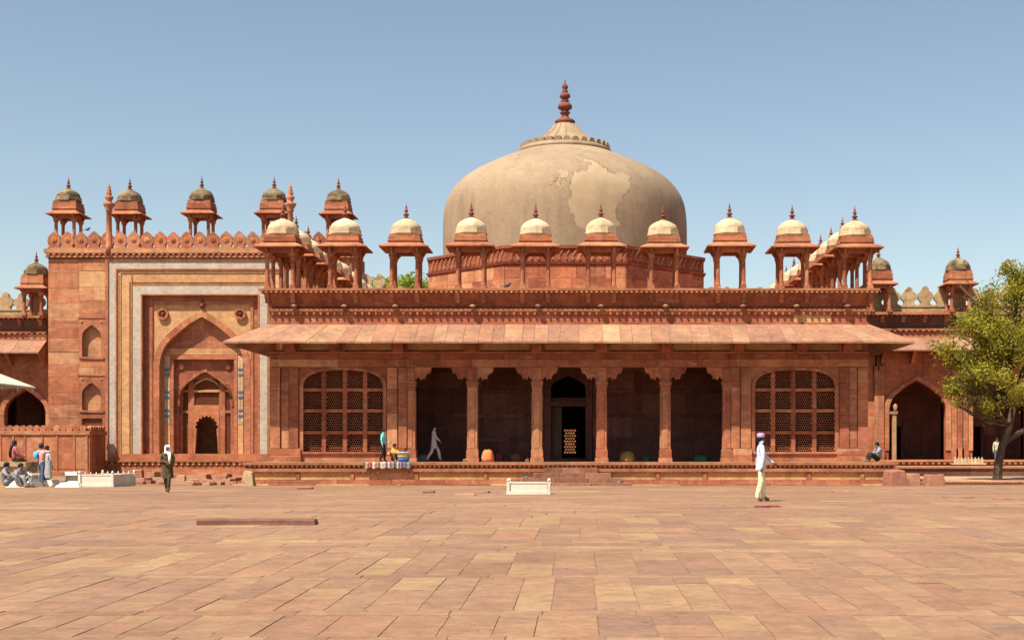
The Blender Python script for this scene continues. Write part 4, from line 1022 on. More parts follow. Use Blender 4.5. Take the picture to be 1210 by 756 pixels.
# ================================================================== white marble tomb whose eave enters the left edge
mt = thing('marble_tomb', 'white marble tomb with wide sloping eave reaching in from beyond the screen wall', 'tomb', (-32, 58, 0))
YE = 64.0
EX, EZ = fx(42, YE), fz(459, YE)                         # far right corner of the eave
bX, bY = EX-1.9, YE-1.9
q = MB(); q.box(bX-9, bX+.6, bY-11, bY+.6, -.05, .9); q.build('plinth', 'marble', mt)
q = MB(); q.box(bX-9, bX-.5, bY-11, bY-.5, .9, EZ+1.0); q.build('wall', 'marble', mt)
q = MB(); q.box(bX-9.4, bX-.1, bY-11.2, bY-.1, EZ+.9, EZ+1.5); q.build('parapet', 'marble', mt)
for cx, cy in ((bX-.25, bY-.25), (bX-3.2, bY-.25), (bX-.25, bY-3.6), (bX-.25, bY-7.2), (bX-.25, bY-10.7)):
    q = MB(); q.box(cx-.2, cx+.2, cy-.2, cy+.2, .9, 1.3); q.lathe(cx, cy, [(.16, 1.3), (.14, EZ-.2), (.2, EZ+.1)], 8); q.box(cx-.22, cx+.22, cy-.22, cy+.22, EZ+.1, EZ+.95); col_ = q.build('column', 'marble', mt)
    q = MB(); q.tube([(cx+.1, cy, EZ-.8), (cx+.45, cy, EZ-.5), (cx+.4, cy, EZ-.15), (cx+.9, cy, EZ+.1), (cx+1.3, cy, EZ+.12)], [.08]*5, 6)
    q.build('serpentine_bracket', 'marble', col_)
ev = MB(); ev.box(bX-9, bX, bY-11, bY, EZ+.86, EZ+.96); ev = ev.build('eave', 'marble', mt)
eave_side((bX, bY, 0), (-1, 0, 0), (0, 1, 0), 9, True, False, 8, 1.9, EZ+.07, EZ+1.0, ev, .08, mat='marble')
eave_side((bX, bY-11, 0), (0, 1, 0), (1, 0, 0), 11, True, True, 9, 1.9, EZ+.07, EZ+1.0, ev, .08, mat='marble')
for i in range(7):
    q = MB(); X, Y = EX-.06, YE-.25-i*1.7; q.lathe(X, Y, [(.03, EZ+.03), (.05, EZ-.05), (.035, EZ-.16), (.01, EZ-.22)], 6); q.build('pendant', 'marble', ev)

bwl = thing('lattice_backdrop', 'red wall added beyond the tomb to tone the light through its rear lattice', 'wall', (0, 100, 0))  # added backing wall: keeps the rear lattice openings dim and pinkish
q = MB(); q.box(-12, 12, 100, 100.5, 0, 4.2); bc = q.build('wall_core', 'red', bwl)
for i in range(12): piece('wall_block', bc, 'red_block', -12+i*2+.01, -10+i*2-.01, 99.95, 100.1, .05, 4.1)
q = MB(); q.box(-12.1, 12.1, 99.9, 100.6, 4.2, 4.45); q.build('coping', 'red', bwl)
# ================================================================== trees
def grow(mb, p, d, length, r, depth, ends, spread=.6, up=.15):
    pts = [Vector(p)]; rad = [r]; n = 4; dd = Vector(d).normalized()
    for i in range(n):
        dd = (dd+Vector((random.uniform(-.25, .25), random.uniform(-.25, .25), random.uniform(-.1, .2)))*.6).normalized()
        pts.append(pts[-1]+dd*length/n); rad.append(r*(1-.42*(i+1)/n))
    mb.tube(pts, rad, 8 if r > .08 else 5)
    if depth <= 1: ends += pts[2:]
    if depth == 0: return
    k = 3 if depth > 1 else 4
    for i in range(k):
        a = random.uniform(0, 2*PI); nd = (dd*.8+Vector((math.cos(a), math.sin(a), 0))*spread+Vector((0, 0, up))).normalized()
        q = pts[-1] if i < 2 else pts[random.choice((2, 3))]
        grow(mb, q, nd, length*random.uniform(.62, .85), r*.56, depth-1, ends, spread, up)
def leaves(ends, n, spread, size, cond=None):
    mb = MB()
    for _ in range(n):
        c = random.choice(ends); p = Vector((c.x+random.gauss(0, spread), c.y+random.gauss(0, spread), c.z+random.gauss(0, spread*.75)))
        if cond and not cond(p): continue
        s = size*random.uniform(.6, 1.3)
        nrm = Vector((random.gauss(0, 1), random.gauss(0, 1), random.gauss(.6, 1))).normalized(); a = nrm.orthogonal().normalized()
        a = (Matrix.Rotation(random.uniform(0, 2*PI), 3, nrm) @ a); b = nrm.cross(a)
        mb._add([p-a*s, p-a*s*.1+b*s*.36, p+a*s, p-a*s*.1-b*s*.36], [(0, 1, 2, 3)])
    return mb
TY = 65.0
tx, tz = fx(1178, TY), fz(566, TY)
tree = thing('leafy_tree', 'yellow-green leafy tree with leaning brown trunk in front of the cloister', 'tree', (tx, TY, tz))
tk = MB(); ends = []
P0 = Vector((tx, TY, tz-.15)); P1 = P0+Vector((.1, .05, .9)); P2 = P0+Vector((.28, 0, 1.9)); P3 = P0+Vector((.62, .0, 2.75)); P4 = P0+Vector((.85, .1, 3.8))
tk.tube([P0, P0+Vector((.02, 0, .2)), P1, P2, P3, P4], [.32, .24, .20, .185, .165, .14], 12)
tk.tube([P2, P2+Vector((.5, .1, .35)), P2+Vector((1.2, .1, .7)), P2+Vector((2.2, .2, 1.5))], [.17, .15, .13, .1], 9)
for dvec, L, pp, r in (((-.62, -.2, .8), 1.7, P3, .1), ((-.3, -.5, 1), 1.9, P4, .11), ((.35, .3, 1), 2.3, P4, .12), ((.1, -.6, .8), 1.8, P4, .10), ((-.45, .5, .9), 1.7, P4, .1), ((.8, .1, .6), 1.9, P4, .11), ((.5, .3, .9), 1.9, P2+Vector((2.2, .2, 1.5)), .09), ((.2, -.5, .9), 1.9, P2+Vector((2.2, .2, 1.5)), .09), ((1, 0, .4), 1.8, P2+Vector((2.2, .2, 1.5)), .09), ((-.85, .1, .25), 1.3, P3, .08),
                        ((-.6, -.5, .55), 1.5, P3, .09), ((-.7, .3, .7), 1.9, P4, .09), ((.1, .1, 1), 2.6, P4, .11), ((-.25, 0, 1), 2.4, P4, .1), ((.6, -.3, 1), 2.6, P4, .1), ((-1, -.2, .15), 1.6, P3+Vector((-.2, 0, .2)), .07), ((-1, .3, .05), 1.7, P4, .07), ((-.6, -.6, .0), 1.6, P4, .07), ((.3, -.8, .1), 1.5, P4, .07)):
    grow(tk, pp, dvec, L*(1.22 if dvec[2] > .5 else 1.0), r, 2, ends, .65, .1)
tc = Vector((fx(1206, TY), TY, fz(332, TY)))
tk.tube([P4, P4+Vector((-.1, .1, 1.8)), (P4+tc)/2+Vector((-.15, 0, .9)), tc], [.1, .075, .05, .02], 7)
for _ in range(9):
    e_ = tc+Vector((random.gauss(0, .6), random.gauss(0, .6), random.gauss(.1, .6))); tk.tube([tc-Vector((0, 0, .8)), (tc+e_)/2, e_], [.03, .02, .01], 5); ends += [e_, e_, (tc+e_)/2, e_, e_]
tk.build('trunk', 'bark', tree)
CE = [(Vector((fx(1196, TY), TY, fz(418, TY))), 3.75, 3.5), (Vector((fx(1212, TY), TY, fz(335, TY))), 1.5, 1.5), (Vector((fx(1250, TY), TY, fz(390, TY))), 3.6, 4.2)]
def crown_ok(p):
    nv = noise3(p*.55)*.42+noise3(p*1.5)*.22
    k = random.uniform(.90, 1.02)*(1+nv)
    if noise3(p*.9+Vector((7, 3, 1))) > .28: return False
    return any(((p.x-c.x)/(a*k))**2+((p.y-c.y)/(a*k))**2+((p.z-c.z)/(b*k))**2 < 1 for c, a, b in CE)
stuff(leaves([e for e in ends if crown_ok(e)], 40000, .30, .10, crown_ok).build('crown', 'leaf_neem', tree, fix=False))
def far_tree(u, Y, ztop, r, label):
    X = fx(u, Y); t = thing('far_tree', label, 'tree', (X, Y, 0))
    k = MB(); e = []; grow(k, (X, Y, -.1), (0, 0, 1), ztop*.36, .3, 2, e, .7, .0); k.build('trunk', 'bark', t)
    cs = [Vector((X+random.gauss(0, r*.45), Y+random.gauss(0, r*.4), ztop-r*.55+random.gauss(0, r*.28))) for _ in range(26)]
    stuff(leaves(cs, 5200, r*.17, .22, lambda p: p.z < ztop).build('crown', 'leaf_far', t, fix=False))
far_tree(488, 118, fz(324, 118), 3.6, 'bright green treetop showing above the roof between tomb kiosk and drum')
far_tree(465, 124, fz(329, 124), 3.2, 'smaller green treetop beside the grey merlon behind the tomb roof')

# ================================================================== graves, blocks and slabs about the court
def gy(v, z): return (CH-z)*F/(v-V0)
def fenced_grave(name, label, u0, u1, v_bot, v_top, depth, posts, fin=True, grp=None):
    Y = gy(v_bot, .12); Y = (CH-gz(Y))*F/(v_bot-V0); z0 = gz(Y)-.01
    x0, x1 = fx(u0, Y), fx(u1, Y); h = (v_bot-v_top)*Y/F
    t = thing(name, label, 'grave', ((x0+x1)/2, Y, z0), grp)
    q = MB(); q.box(x0-.06, x1+.06, Y-.06, Y+depth+.06, z0, z0+.1); base = q.build('base', 'marble', t)
    q = MB(); q.box(x0+.1, x1-.1, Y+.12, Y+depth-.12, z0+.1, z0+h*.55); q.build('tomb_slab', 'marble', t)
    for a0, a1, b0, b1 in ((x0+.06, x1-.06, Y, Y+.06), (x0+.06, x1-.06, Y+depth-.06, Y+depth), (x0, x0+.06, Y+.06, Y+depth-.06), (x1-.06, x1, Y+.06, Y+depth-.06)):
        q = MB(); q.box(a0, a1, b0, b1, z0+.1, z0+h*.72); q.box(a0-.012*0, a1, b0-.015, b1+.015, z0+h*.72, z0+h*.78); q.build('railing_panel', 'marble', t)
    for X, Y_ in ((x0, Y), (x1, Y), (x0, Y+depth), (x1, Y+depth)):
        q = MB(); q.box(X-.05, X+.05, Y_-.05, Y_+.05, z0+.1, z0+h*.82); q.lathe(X, Y_, [(.03, z0+h*.82), (.055, z0+h*.88), (.05, z0+h*.95), (.01, z0+h*1.02)], 8); q.build('corner_post', 'marble', t)
    for i in range(posts):
        X = x0+(x1-x0)*(i+1)/(posts+1)
        for Y_ in (Y+.03, Y+depth-.03):
            q = MB(); q.lathe(X, Y_, [(.02, z0+h*.77), (.04, z0+h*.82), (.02, z0+h*.88), (.006, z0+h*.95)], 6); q.build('knob', 'marble', t)
    return t, Y, z0, h
fenced_grave('railed_grave', 'small white marble railed grave on the paving before the tomb steps', 600.5, 648.5, 584, 565.5, .8, 0)
fenced_grave('railed_grave', 'larger white marble railed grave with little knobs along its railing, before the gateway', 94, 133, 575, 556, 2.6, 5)
def cenotaph(label, u0, u1, v_bot, v_top, tiers, dep, name='cenotaph', grp=None):
    Y = (CH-.1)*F/(v_bot-V0); Y = (CH-gz(Y))*F/(v_bot-V0); z0 = gz(Y)-.02; x0, x1 = fx(u0, Y), fx(u1, Y); h = (v_bot-v_top)*Y/F+.02
    t = thing(name, label, 'grave', ((x0+x1)/2, Y, z0), grp); n = len(tiers)
    zz = z0
    for i, (ins, hh) in enumerate(tiers):
        q = MB(); W = (x1-x0)*ins; cx = (x0+x1)/2; W2 = W*.86 if i < n-1 else W*.8
        q.hexa([(cx-W/2, Y+dep*(1-ins)/2, zz), (cx+W/2, Y+dep*(1-ins)/2, zz), (cx+W/2, Y+dep*(1+ins)/2, zz), (cx-W/2, Y+dep*(1+ins)/2, zz)],
               [(cx-W2/2, Y+dep*(1-ins*.9)/2, zz+h*hh), (cx+W2/2, Y+dep*(1-ins*.9)/2, zz+h*hh), (cx+W2/2, Y+dep*(1+ins*.9)/2, zz+h*hh), (cx-W2/2, Y+dep*(1+ins*.9)/2, zz+h*hh)])
        q.build('tier', 'marble', t); zz += h*hh
    return t
cenotaph('stepped white marble cenotaph with knob top, beside the seated people', 6, 41, 575.5, 557, ((1, .3), (.78, .25), (.5, .22), (.62, .1), (.2, .13)), 1.5)
cenotaph('white marble cenotaph with narrow waist between standing man and railed grave', 70, 92, 570, 557, ((1, .2), (.6, .5), (.9, .3)), 1.3)
cenotaph('flat white marble gravestone lying beside the railed grave', 64, 94, 575.5, 570, ((1, .5), (.8, .5)), 1.2)
cenotaph('flat white marble gravestone behind the man with the blue bag', 42, 63, 574.5, 567, ((1, .4), (.7, .6)), 1.2)
def lump(name, label, cat, mat, u, v, wpx, hpx, dep, rz=0, tilt=0, grp=None, taper=.85, Y=None):
    if Y is None:
        Y = (CH-.12)*F/(v-V0)
        for _ in range(4): Y = (CH-gz(Y))*F/(v-V0)
    z0 = gz(Y)-.02; X = fx(u, Y); hw = wpx*Y/F/2; h = hpx*Y/F+.02
    j = lambda s: random.uniform(-s, s)
    lo = [(-hw+j(.04), -dep/2+j(.04), 0), (hw+j(.04), -dep/2+j(.04), 0), (hw+j(.04), dep/2+j(.04), 0), (-hw+j(.04), dep/2+j(.04), 0)]
    hi = [(x*taper+j(.03), y*taper+j(.03), h*(1+j(.08))) for x, y, z in lo]
    me = bpy.data.meshes.new(name); bm = bmesh.new()
    vs_ = [bm.verts.new(p) for p in lo+hi]
    for f in [(3,2,1,0),(4,5,6,7),(0,1,5,4),(1,2,6,5),(2,3,7,6),(3,0,4,7)]: bm.faces.new([vs_[i] for i in f])
    bmesh.ops.bevel(bm, geom=list(bm.edges), offset=min(.022, h*.12), segments=1, affect='EDGES')
    bm.to_mesh(me); bm.free(); me.materials.append(MAT[mat])
    o = bpy.data.objects.new(name, me); COL.objects.link(o); o.location = (X, Y, z0); o.rotation_euler = (0, tilt, rz); ORI[o.name] = Vector((X, Y, z0))
    return tag(o, label, cat, grp)
lump('stone_beam', 'long dark red stone beam lying alone on the open paving', 'stone beam', 'beam_stone', 305, 619.5, 136, 6.5, .42, .0, 0, None, .985)
G_R = 'fallen blocks before the gateway'
for u, v, wp, hp, Y in ((162, 556, 15, 9, 76), (181, 553, 12, 6, 78), (179, 565, 9, 4, 62), (166, 572, 10, 4, 60.5), (191, 570, 12, 4, 60), (214, 561, 10, 7, 68), (225, 570, 11, 4, 60), (233, 574, 12, 3.5, 58), (240, 560, 16, 6, 70), (246, 567, 13, 4, 64), (257, 573, 12, 4, 58.5), (263, 560, 10, 5, 70), (271, 567, 12, 4.5, 64), (280, 562, 11, 5, 67), (258, 555, 9, 4, 75), (206, 556, 12, 5, 76), (248, 573, 11, 3.5, 58), (230, 564, 10, 4, 65), (276, 572, 10, 4, 59), (153, 566, 9, 5, 64), (172, 561, 9, 4, 68), (267, 554, 10, 4, 77)):
    lump('fallen_block', 'broken red sandstone block lying among rubble before the gateway', 'stone block', 'rubble', u, v, wp, hp, random.uniform(.5, .8), random.uniform(-.5, .5), random.uniform(-.12, .12), G_R, .9, Y)
lump('leaning_slab', 'pale grey upright stone slab against the left corner of the tomb plinth', 'stone slab', 'lichen_stone', 293, 577, 17, 17, .5, .1, .06, None, .55, 56.2)
for u, v, wp, lab in ((506, 582, 14, 'pale thin stone slab lying flat on the paving, farthest from the railed grave'), (549, 585, 24, 'long thin brown stone slab lying flat between two paler slabs'), (569, 582, 16, 'pale thin stone slab lying flat beside the long brown slab near the railed grave'), (361, 577.5, 16, 'short dark stone piece lying on the paving before the lattice window')):
    lump('loose_slab', lab, 'stone slab', 'eave_stone', u, v, wp, 2.2, .7, random.uniform(-.1, .1), 0, None, .97)
lump('stone_block', 'large slanted red stone block at the right corner of the tomb plinth', 'stone block', 'rubble', 1058, 574.5, 23, 18, .9, .2, -.05, None, .82, 56.6)
lump('stone_block', 'middle red stone block with sloping sides beside the slanted block', 'stone block', 'rubble', 1078, 574, 17, 15, .7, -.1, 0, None, .86, 57)
lump('stone_block', 'red stone block at the end of the toothed border near the tree', 'stone block', 'rubble', 1104, 574, 21, 14, .7, .15, 0, None, .84, 57)
for u, v, wp, lab in ((1192, 590, 34, 'long flat broken paving slab raised on the court below the tree'), (1131, 588, 30, 'thin pale stone slab lying on the court below the tree'), (993, 581, 18, 'reddish flat stone lying before the right end of the plinth')):
    lump('loose_slab', lab, 'stone slab', 'eave_stone', u, v, wp, 2.0, .7, random.uniform(-.1, .1), 0, None, .97)
# toothed border and tree bed on the right
bd = thing('stone_border', 'low red stone border with toothed front running under the tree', 'border', (fx(1160, 60), 60, 0))
BX0, BX1 = fx(1083, 60), fx(1300, 60)
x = BX0
q = MB(); q.box(BX0, BX1, 60.0, 60.4, -.05, fz(570, 60)+.02); core = q.build('border_core', 'red', bd)
while x < BX1-.1:
    l = random.uniform(1.0, 1.8); x1 = min(x+l, BX1); piece('coping_stone', core, 'red_block', x+.008, x1-.008, 59.86, 60.45, fz(570.5, 60), fz(569, 60)+random.uniform(0, .02)); x = x1
d = MB(); dentils(d, BX0, BX1, .2, .12, 59.9, 60.02, fz(573.5, 60), fz(570.6, 60)); stuff(d.build('dentil_course', 'red', core))
q = MB(); X0, X1 = fx(1062, 61), 42
q.box(15.2, X1, 60.42, 81.3, -.05, .12); structure(q.build('earth_bed', 'dust_ground'))
rw = thing('terrace_wall', 'dark low terrace wall of red stone behind the tree bed', 'wall', (fx(1140, 74), 74, 0))
x = fx(1058, 74)
q = MB(); q.box(x, 42, 74.06, 81.4, 0, fz(552, 74)); wc = q.build('wall_core', 'red', rw)
while x < 41.5:
    l = random.uniform(1.2, 2.4); x1 = min(x+l, 42); piece('wall_block', wc, 'red_dark', x+.008, x1-.008, 74-.02, 74.1, .05, fz(553.5, 74)); piece('coping_stone', wc, 'paving', x+.008, x1-.008, 73.9, 75, fz(553.4, 74), fz(551.5, 74)); x = x1  # face blocks in a darker red stone than the core
mf = thing('marble_railing', 'little cream marble railing standing on the cloister edge beside the tree', 'railing', (fx(1144, 80.5), 80.5, .95))
for i in range(9):
    X = fx(1128.5+i*4, 80.5); q = MB(); q.box(X-.06, X+.06, 80.44, 80.56, .78, 1.06); q.lathe(X, 80.5, [(.04, 1.06), (.05, 1.10), (.01, 1.15)], 6); q.build('post', 'cream', mf)
for z in (.80, .94):
    q = MB(); q.box(fx(1128.5, 80.5), fx(1160.5, 80.5), 80.47, 80.53, z, z+.1); q.build('rail', 'cream', mf)
q = MB(); q.box(fx(1126, 80.5), fx(1163, 80.5), 80.2, 80.8, .70, .79); q.build('base', 'cream', mf)
# marble post by the arch
mp = thing('marble_post', 'thin pale stone post with bulb top standing in the cloister arch', 'post', (fx(1056, 83.2), 83.2, .95))
q = MB(); X = fx(1056.5, 83.2); q.box(X-.12, X+.12, 83.1, 83.3, .95, fz(489, 83.2)); q.box(X-.3, X+.2, 83.05, 83.35, fz(489, 83.2), fz(486, 83.2)); q.build('shaft', 'eave_stone', mp)
q = MB(); q.lathe(X+.08, 83.2, [(.14, fz(486, 83.2)), (.1, fz(483, 83.2)), (.16, fz(480, 83.2)), (.05, fz(477, 83.2))], 8); q.build('bulb', 'eave_stone', mp)

# --- graves under cloths inside the verandah, and the stall on the plinth
def mound(name, label, cat, mat, u, Y, wpx, hpx, dep, sub=None):
    X = fx(u, Y); z0 = ZP+.01; hw = wpx*Y/F/2; h = hpx*Y/F
    q = MB(); pr = []
    for i in range(7):
        t = i/6*PI/2; pr.append((math.cos(t)**.6 if i < 6 else .05, z0+h*math.sin(t)))
    fo = random.uniform(0, 6)
    q.lathe(0, 0, pr, 28, 0, True, hw, dep/2)
    q.v = [(x*(1+.10*math.sin(9*math.atan2(y/dep, x/hw)+fo)*(1-(z-z0)/h)), y*(1+.10*math.sin(9*math.atan2(y/dep, x/hw)+fo)*(1-(z-z0)/h)), z) for x, y, z in q.v]
    q.v = [(x+X+random.uniform(-.02, .02), y+Y+random.uniform(-.02, .02), z+(random.uniform(-.02, .03) if z > z0+.02 else 0)) for x, y, z in q.v]
    o = q.build(name, mat, None, (X, Y, z0)); return tag(o, label, cat)
mound('cloth_bundle', 'round saffron orange cloth bundle beside a verandah column', 'bundle', 'cloth_saffron', 576, 60.2, 15, 14, .5)
mound('covered_grave', 'low dark grave mound between two columns left of the doorway', 'grave', 'cloth_brown', 611, 61.6, 22, 11, 1.4)
mound('covered_grave', 'maroon cloth heap just behind the orange bundle', 'grave', 'cloth_maroon', 590, 61.8, 12, 10, .9)
mound('covered_grave', 'grave mound under gold cloth right of the doorway', 'grave', 'cloth_gold', 741, 61.2, 20, 12, 1.2)
mound('covered_grave', 'small grave mound under green cloth beside the gold one', 'grave', 'cloth_green', 764, 61.4, 12, 6, .9)
mound('covered_grave', 'grave mound under bright green cloth in the last opening of the verandah', 'grave', 'cloth_green', 828, 61.4, 22, 8, 1.2)
mound('covered_grave', 'grey heap on the verandah floor behind the walking man in white', 'grave', 'cloth_grey', 500, 62.2, 18, 8, .8)
mound('small_pot', 'little golden pot beside the column base', 'pot', 'cloth_gold', 549, 59.5, 4, 3.2, .16)
mound('small_pot', 'little golden pot by the column left of the doorway', 'pot', 'cloth_gold', 623, 59.5, 4, 3.2, .16)
q = MB(); x0, x1 = fx(430, 57.36), fx(485, 57.36); n = 44
for i in range(n):                                    # cloth hung over the plinth edge, with folds
    a, c = x0+(x1-x0)*i/n, x0+(x1-x0)*(i+1)/n; ya, yc = (57.33+.02*math.sin(i*1.7)), (57.33+.02*math.sin((i+1)*1.7))
    dz_ = .24+.02*math.sin(i*.8); dz2 = .24+.02*math.sin((i+1)*.8)
    q._add([(a, 58.1, ZP+.022), (c, 58.1, ZP+.022), (c, 57.385, ZP+.022), (a, 57.385, ZP+.022), (c, yc, ZP-.02), (a, ya, ZP-.02), (c, yc-.01, ZP-dz2), (a, ya-.01, ZP-dz_)], [(0, 1, 2, 3), (3, 2, 4, 5), (5, 4, 6, 7)])
tag(q.build('striped_cloth', 'cloth_stripe', None, (x0, 57.4, ZP)), 'multicoloured striped cloth hung over the plinth edge by the stall keeper', 'cloth')
bk = thing('basket', 'blue, white and yellow tub standing on the striped cloth', 'tub', (fx(477, 57.9), 57.9, ZP+.02))
zb = ZP+.022; X = fx(477, 57.9)
q = MB(); q.lathe(X, 57.9, [(.22, zb), (.25, zb+.12), (.26, zb+.18)], 16); q.build('tub_base', 'plastic_blue', bk)
q = MB(); q.lathe(X, 57.9, [(.265, zb+.18), (.28, zb+.3)], 16); q.build('tub_band', 'plastic_yellow', bk)
q = MB(); q.lathe(X, 57.9, [(.285, zb+.3), (.3, zb+.4), (.31, zb+.4), (.31, zb+.44), (.27, zb+.44)], 16); q.build('tub_rim', 'plastic_white', bk)
q = MB()
for i in range(70):
    a = random.uniform(-1, 1); X = fx(908+a*14, 33); Y = 33.2+random.gauss(0, .12); z = gz(Y)+.004; s = random.uniform(.02, .05)
    q.lathe(X, Y, [(s, z), (s*.8, z+s*.5), (s*.2, z+s*.7)], 5)
tag(stuff(q.build('scattered_petals', 'petal', None, (fx(908, 33), 33.2, gz(33)))), 'strewn dark red petals on the paving below the man in pale blue', 'petals')
for u, v, lab in ((731, 569, 'crumpled bits of bright rubbish at the right end of the steps'), (622, 563, 'crumpled bright wrapper at the left end of the steps'), (472, 577, 'tiny cyan scrap of rubbish on the paving')):
    Y = 56.6 if v < 572 else 55.0; X = fx(u, Y); z = gz(Y) if v > 572 else fz(v, Y)
    z = {731: .20, 622: .41, 472: gz(55)}[u]; Y = {731: 56.15, 622: 56.45, 472: 55}[u]; X = fx(u, Y)
    q = MB(); q.lathe(X, Y, [(.06, z), (.08, z+.03), (.05, z+.06), (.02, z+.08)], 7); q.v = [(a+random.uniform(-.03, .03), b+random.uniform(-.03, .03), c) for a, b, c in q.v]
    tag(q.build('litter', 'plastic_cyan', None, (X, Y, z)), lab, 'litter')
# stone bench for the seated people at the left
Yb = 53.5; zb = gz(Yb)
bn = thing('stone_bench', 'grey stone bench with overhanging top at the left, a person sitting on it', 'bench', (fx(10, Yb), Yb, zb))
q = MB(); q.box(fx(-20, Yb), fx(29, Yb), Yb, Yb+1.3, zb-.02, fz(551, Yb)); q.build('base', 'lichen_stone', bn)
q = MB(); q.box(fx(-22, Yb), fx(32, Yb), Yb-.1, Yb+1.4, fz(551, Yb), fz(545.5, Yb)); q.build('seat', 'lichen_stone', bn)

# ================================================================== people
STAND = dict(pelvis=(0,0,.93), waist=(0,0,1.08), chest=(0,0,1.30), neck=(0,0,1.455), head=(0,-.015,1.545), crown=(0,-.012,1.635),
  shl=(.165,0,1.385), ell=(.215,.02,1.12), wrl=(.225,-.05,.885), hal=(.225,-.065,.82), shr=(-.165,0,1.385), elr=(-.215,.02,1.12), wrr=(-.225,-.05,.885), har=(-.225,-.065,.82),
  hil=(.085,0,.88), knl=(.09,-.02,.48), anl=(.09,.03,.085), tol=(.10,-.13,.035), hir=(-.085,0,.88), knr=(-.09,-.02,.48), anr=(-.09,.03,.085), tor=(-.10,-.13,.035))
RAD = dict(pelvis=(.145,.11), waist=(.13,.098), chest=(.155,.11), neck=(.055,.055), head=(.072,.088), crown=(.078,.092), shl=(.075,.075), ell=(.05,.05), wrl=(.032,.032), hal=(.036,.022), shr=(.075,.075), elr=(.05,.05), wrr=(.032,.032), har=(.036,.022),
  hil=(.095,.095), knl=(.06,.06), anl=(.042,.042), tol=(.04,.028), hir=(.095,.095), knr=(.06,.06), anr=(.042,.042), tor=(.04,.028))
EDG = [('pelvis','waist'),('waist','chest'),('chest','neck'),('neck','head'),('head','crown'),('chest','shl'),('shl','ell'),('ell','wrl'),('wrl','hal'),('chest','shr'),('shr','elr'),('elr','wrr'),('wrr','har'),
       ('pelvis','hil'),('hil','knl'),('knl','anl'),('anl','tol'),('pelvis','hir'),('hir','knr'),('knr','anr'),('anr','tor')]
def person(label, loc, rotz, pose=None, shirt='cloth_white', trousers='cloth_black', sleeve='long', shoes='skin', scale=1., hair='hair', puff=1.0, legs=1.0, group=None):
    J = dict(STAND); J.update(pose or {})
    names = list(J); verts = [Vector(J[n]) for n in names]; idx = {n: i for i, n in enumerate(names)}; edges = [(idx[a], idx[b]) for a, b in EDG]
    rad = [RAD[n] for n in names]
    zone = {}
    for a, b in EDG:
        if a in ('neck', 'head') : z = 'skin'
        elif b in ('hal', 'har'): z = 'skin'
        elif b in ('wrl', 'wrr'): z = 'shirt' if sleeve == 'long' else 'skin'
        elif b in ('tol', 'tor'): z = 'shoes'
        elif a in ('hil', 'hir', 'knl', 'knr') or b in ('hil', 'hir'): z = 'trousers'
        else: z = 'shirt'
        zone[(a, b)] = z
    seg = [(verts[idx[a]], verts[idx[b]], zone[(a, b)], max(rad[idx[a]])) for a, b in EDG]
    # clothes hang a little off the body
    for i, n in enumerate(names):
        k = 1.0
        if n in ('waist', 'chest', 'pelvis', 'shl', 'shr', 'ell', 'elr'): k = puff
        if n in ('knl', 'knr'): k = legs*1.1
        if n in ('anl', 'anr'): k = legs*1.25
        rad[i] = (rad[i][0]*k, rad[i][1]*k)
    # nose
    hd, cr = verts[idx['head']], verts[idx['crown']]
    fw = Vector(J.get('face', (0, -1, 0))).normalized()
    verts.append(hd+fw*.095+(cr-hd)*.25); edges.append((idx['head'], len(verts)-1)); rad.append((.014, .014)); seg.append((hd, verts[-1], 'skin', .05))
    for s in ('l', 'r'):                                  # four fingers and a thumb on each palm
        wv, hv = verts[idx['wr'+s]], verts[idx['ha'+s]]; d = (hv-wv).normalized(); side = d.cross(Vector((1, 0, 0)) if s == 'l' else Vector((-1, 0, 0)))
        side = side.normalized() if side.length > .1 else Vector((0, -1, 0)); curl = side.cross(d)
        for k, L in ((-.027, .062), (-.009, .075), (.009, .07), (.026, .055)):
            base = hv+side*k+d*.012; m1 = base+d*L*.55+curl*.004; m2 = base+d*L*.95+curl*.02
            i0 = len(verts); verts += [m1, m2]; edges += [(idx['ha'+s], i0), (i0, i0+1)]; rad += [(.009, .009), (.0075, .0075)]; seg.append((hv, m2, 'skin', .01))
        i0 = len(verts); verts += [hv+side*.045-d*.01, hv+side*.06+d*.025]; edges += [(idx['ha'+s], i0), (i0, i0+1)]; rad += [(.011, .011), (.008, .008)]; seg.append((hv, verts[-1], 'skin', .01))
    me = bpy.data.meshes.new('body'); me.from_pydata([tuple(v) for v in verts], edges, [])
    o = bpy.data.objects.new('person', me); COL.objects.link(o)
    sk = o.modifiers.new('skin', 'SKIN'); sk.use_smooth_shade = True
    for i, dta in enumerate(me.skin_vertices[0].data): dta.radius = rad[i]; dta.use_root = (i == idx['pelvis'])
    ss = o.modifiers.new('sub', 'SUBSURF'); ss.levels = 1; ss.render_levels = 1
    dg = bpy.context.evaluated_depsgraph_get(); nm = bpy.data.meshes.new_from_object(o.evaluated_get(dg)); o.modifiers.clear(); o.data = nm
    mats = ['skin', shirt, trousers, shoes]; nm.materials.clear()
    for m_ in mats: nm.materials.append(MAT[m_])
    zi = {'skin': 0, 'shirt': 1, 'trousers': 2, 'shoes': 3}
    for p in nm.polygons:
        c = p.center; best = None
        for a, b, z, r in seg:
            ab = b-a; t = max(0, min(1, (c-a).dot(ab)/max(ab.length_squared, 1e-9))); dist = (c-(a+ab*t)).length-r*.6
            if best is None or dist < best[0]: best = (dist, z)
        p.material_index = zi[best[1]]; p.use_smooth = True
    o.location = loc; o.rotation_euler = (0, 0, rotz); o.scale = (scale,)*3; ORI[o.name] = Vector(loc)
    tag(o, label, 'person', group)
    c = (hd+cr)/2
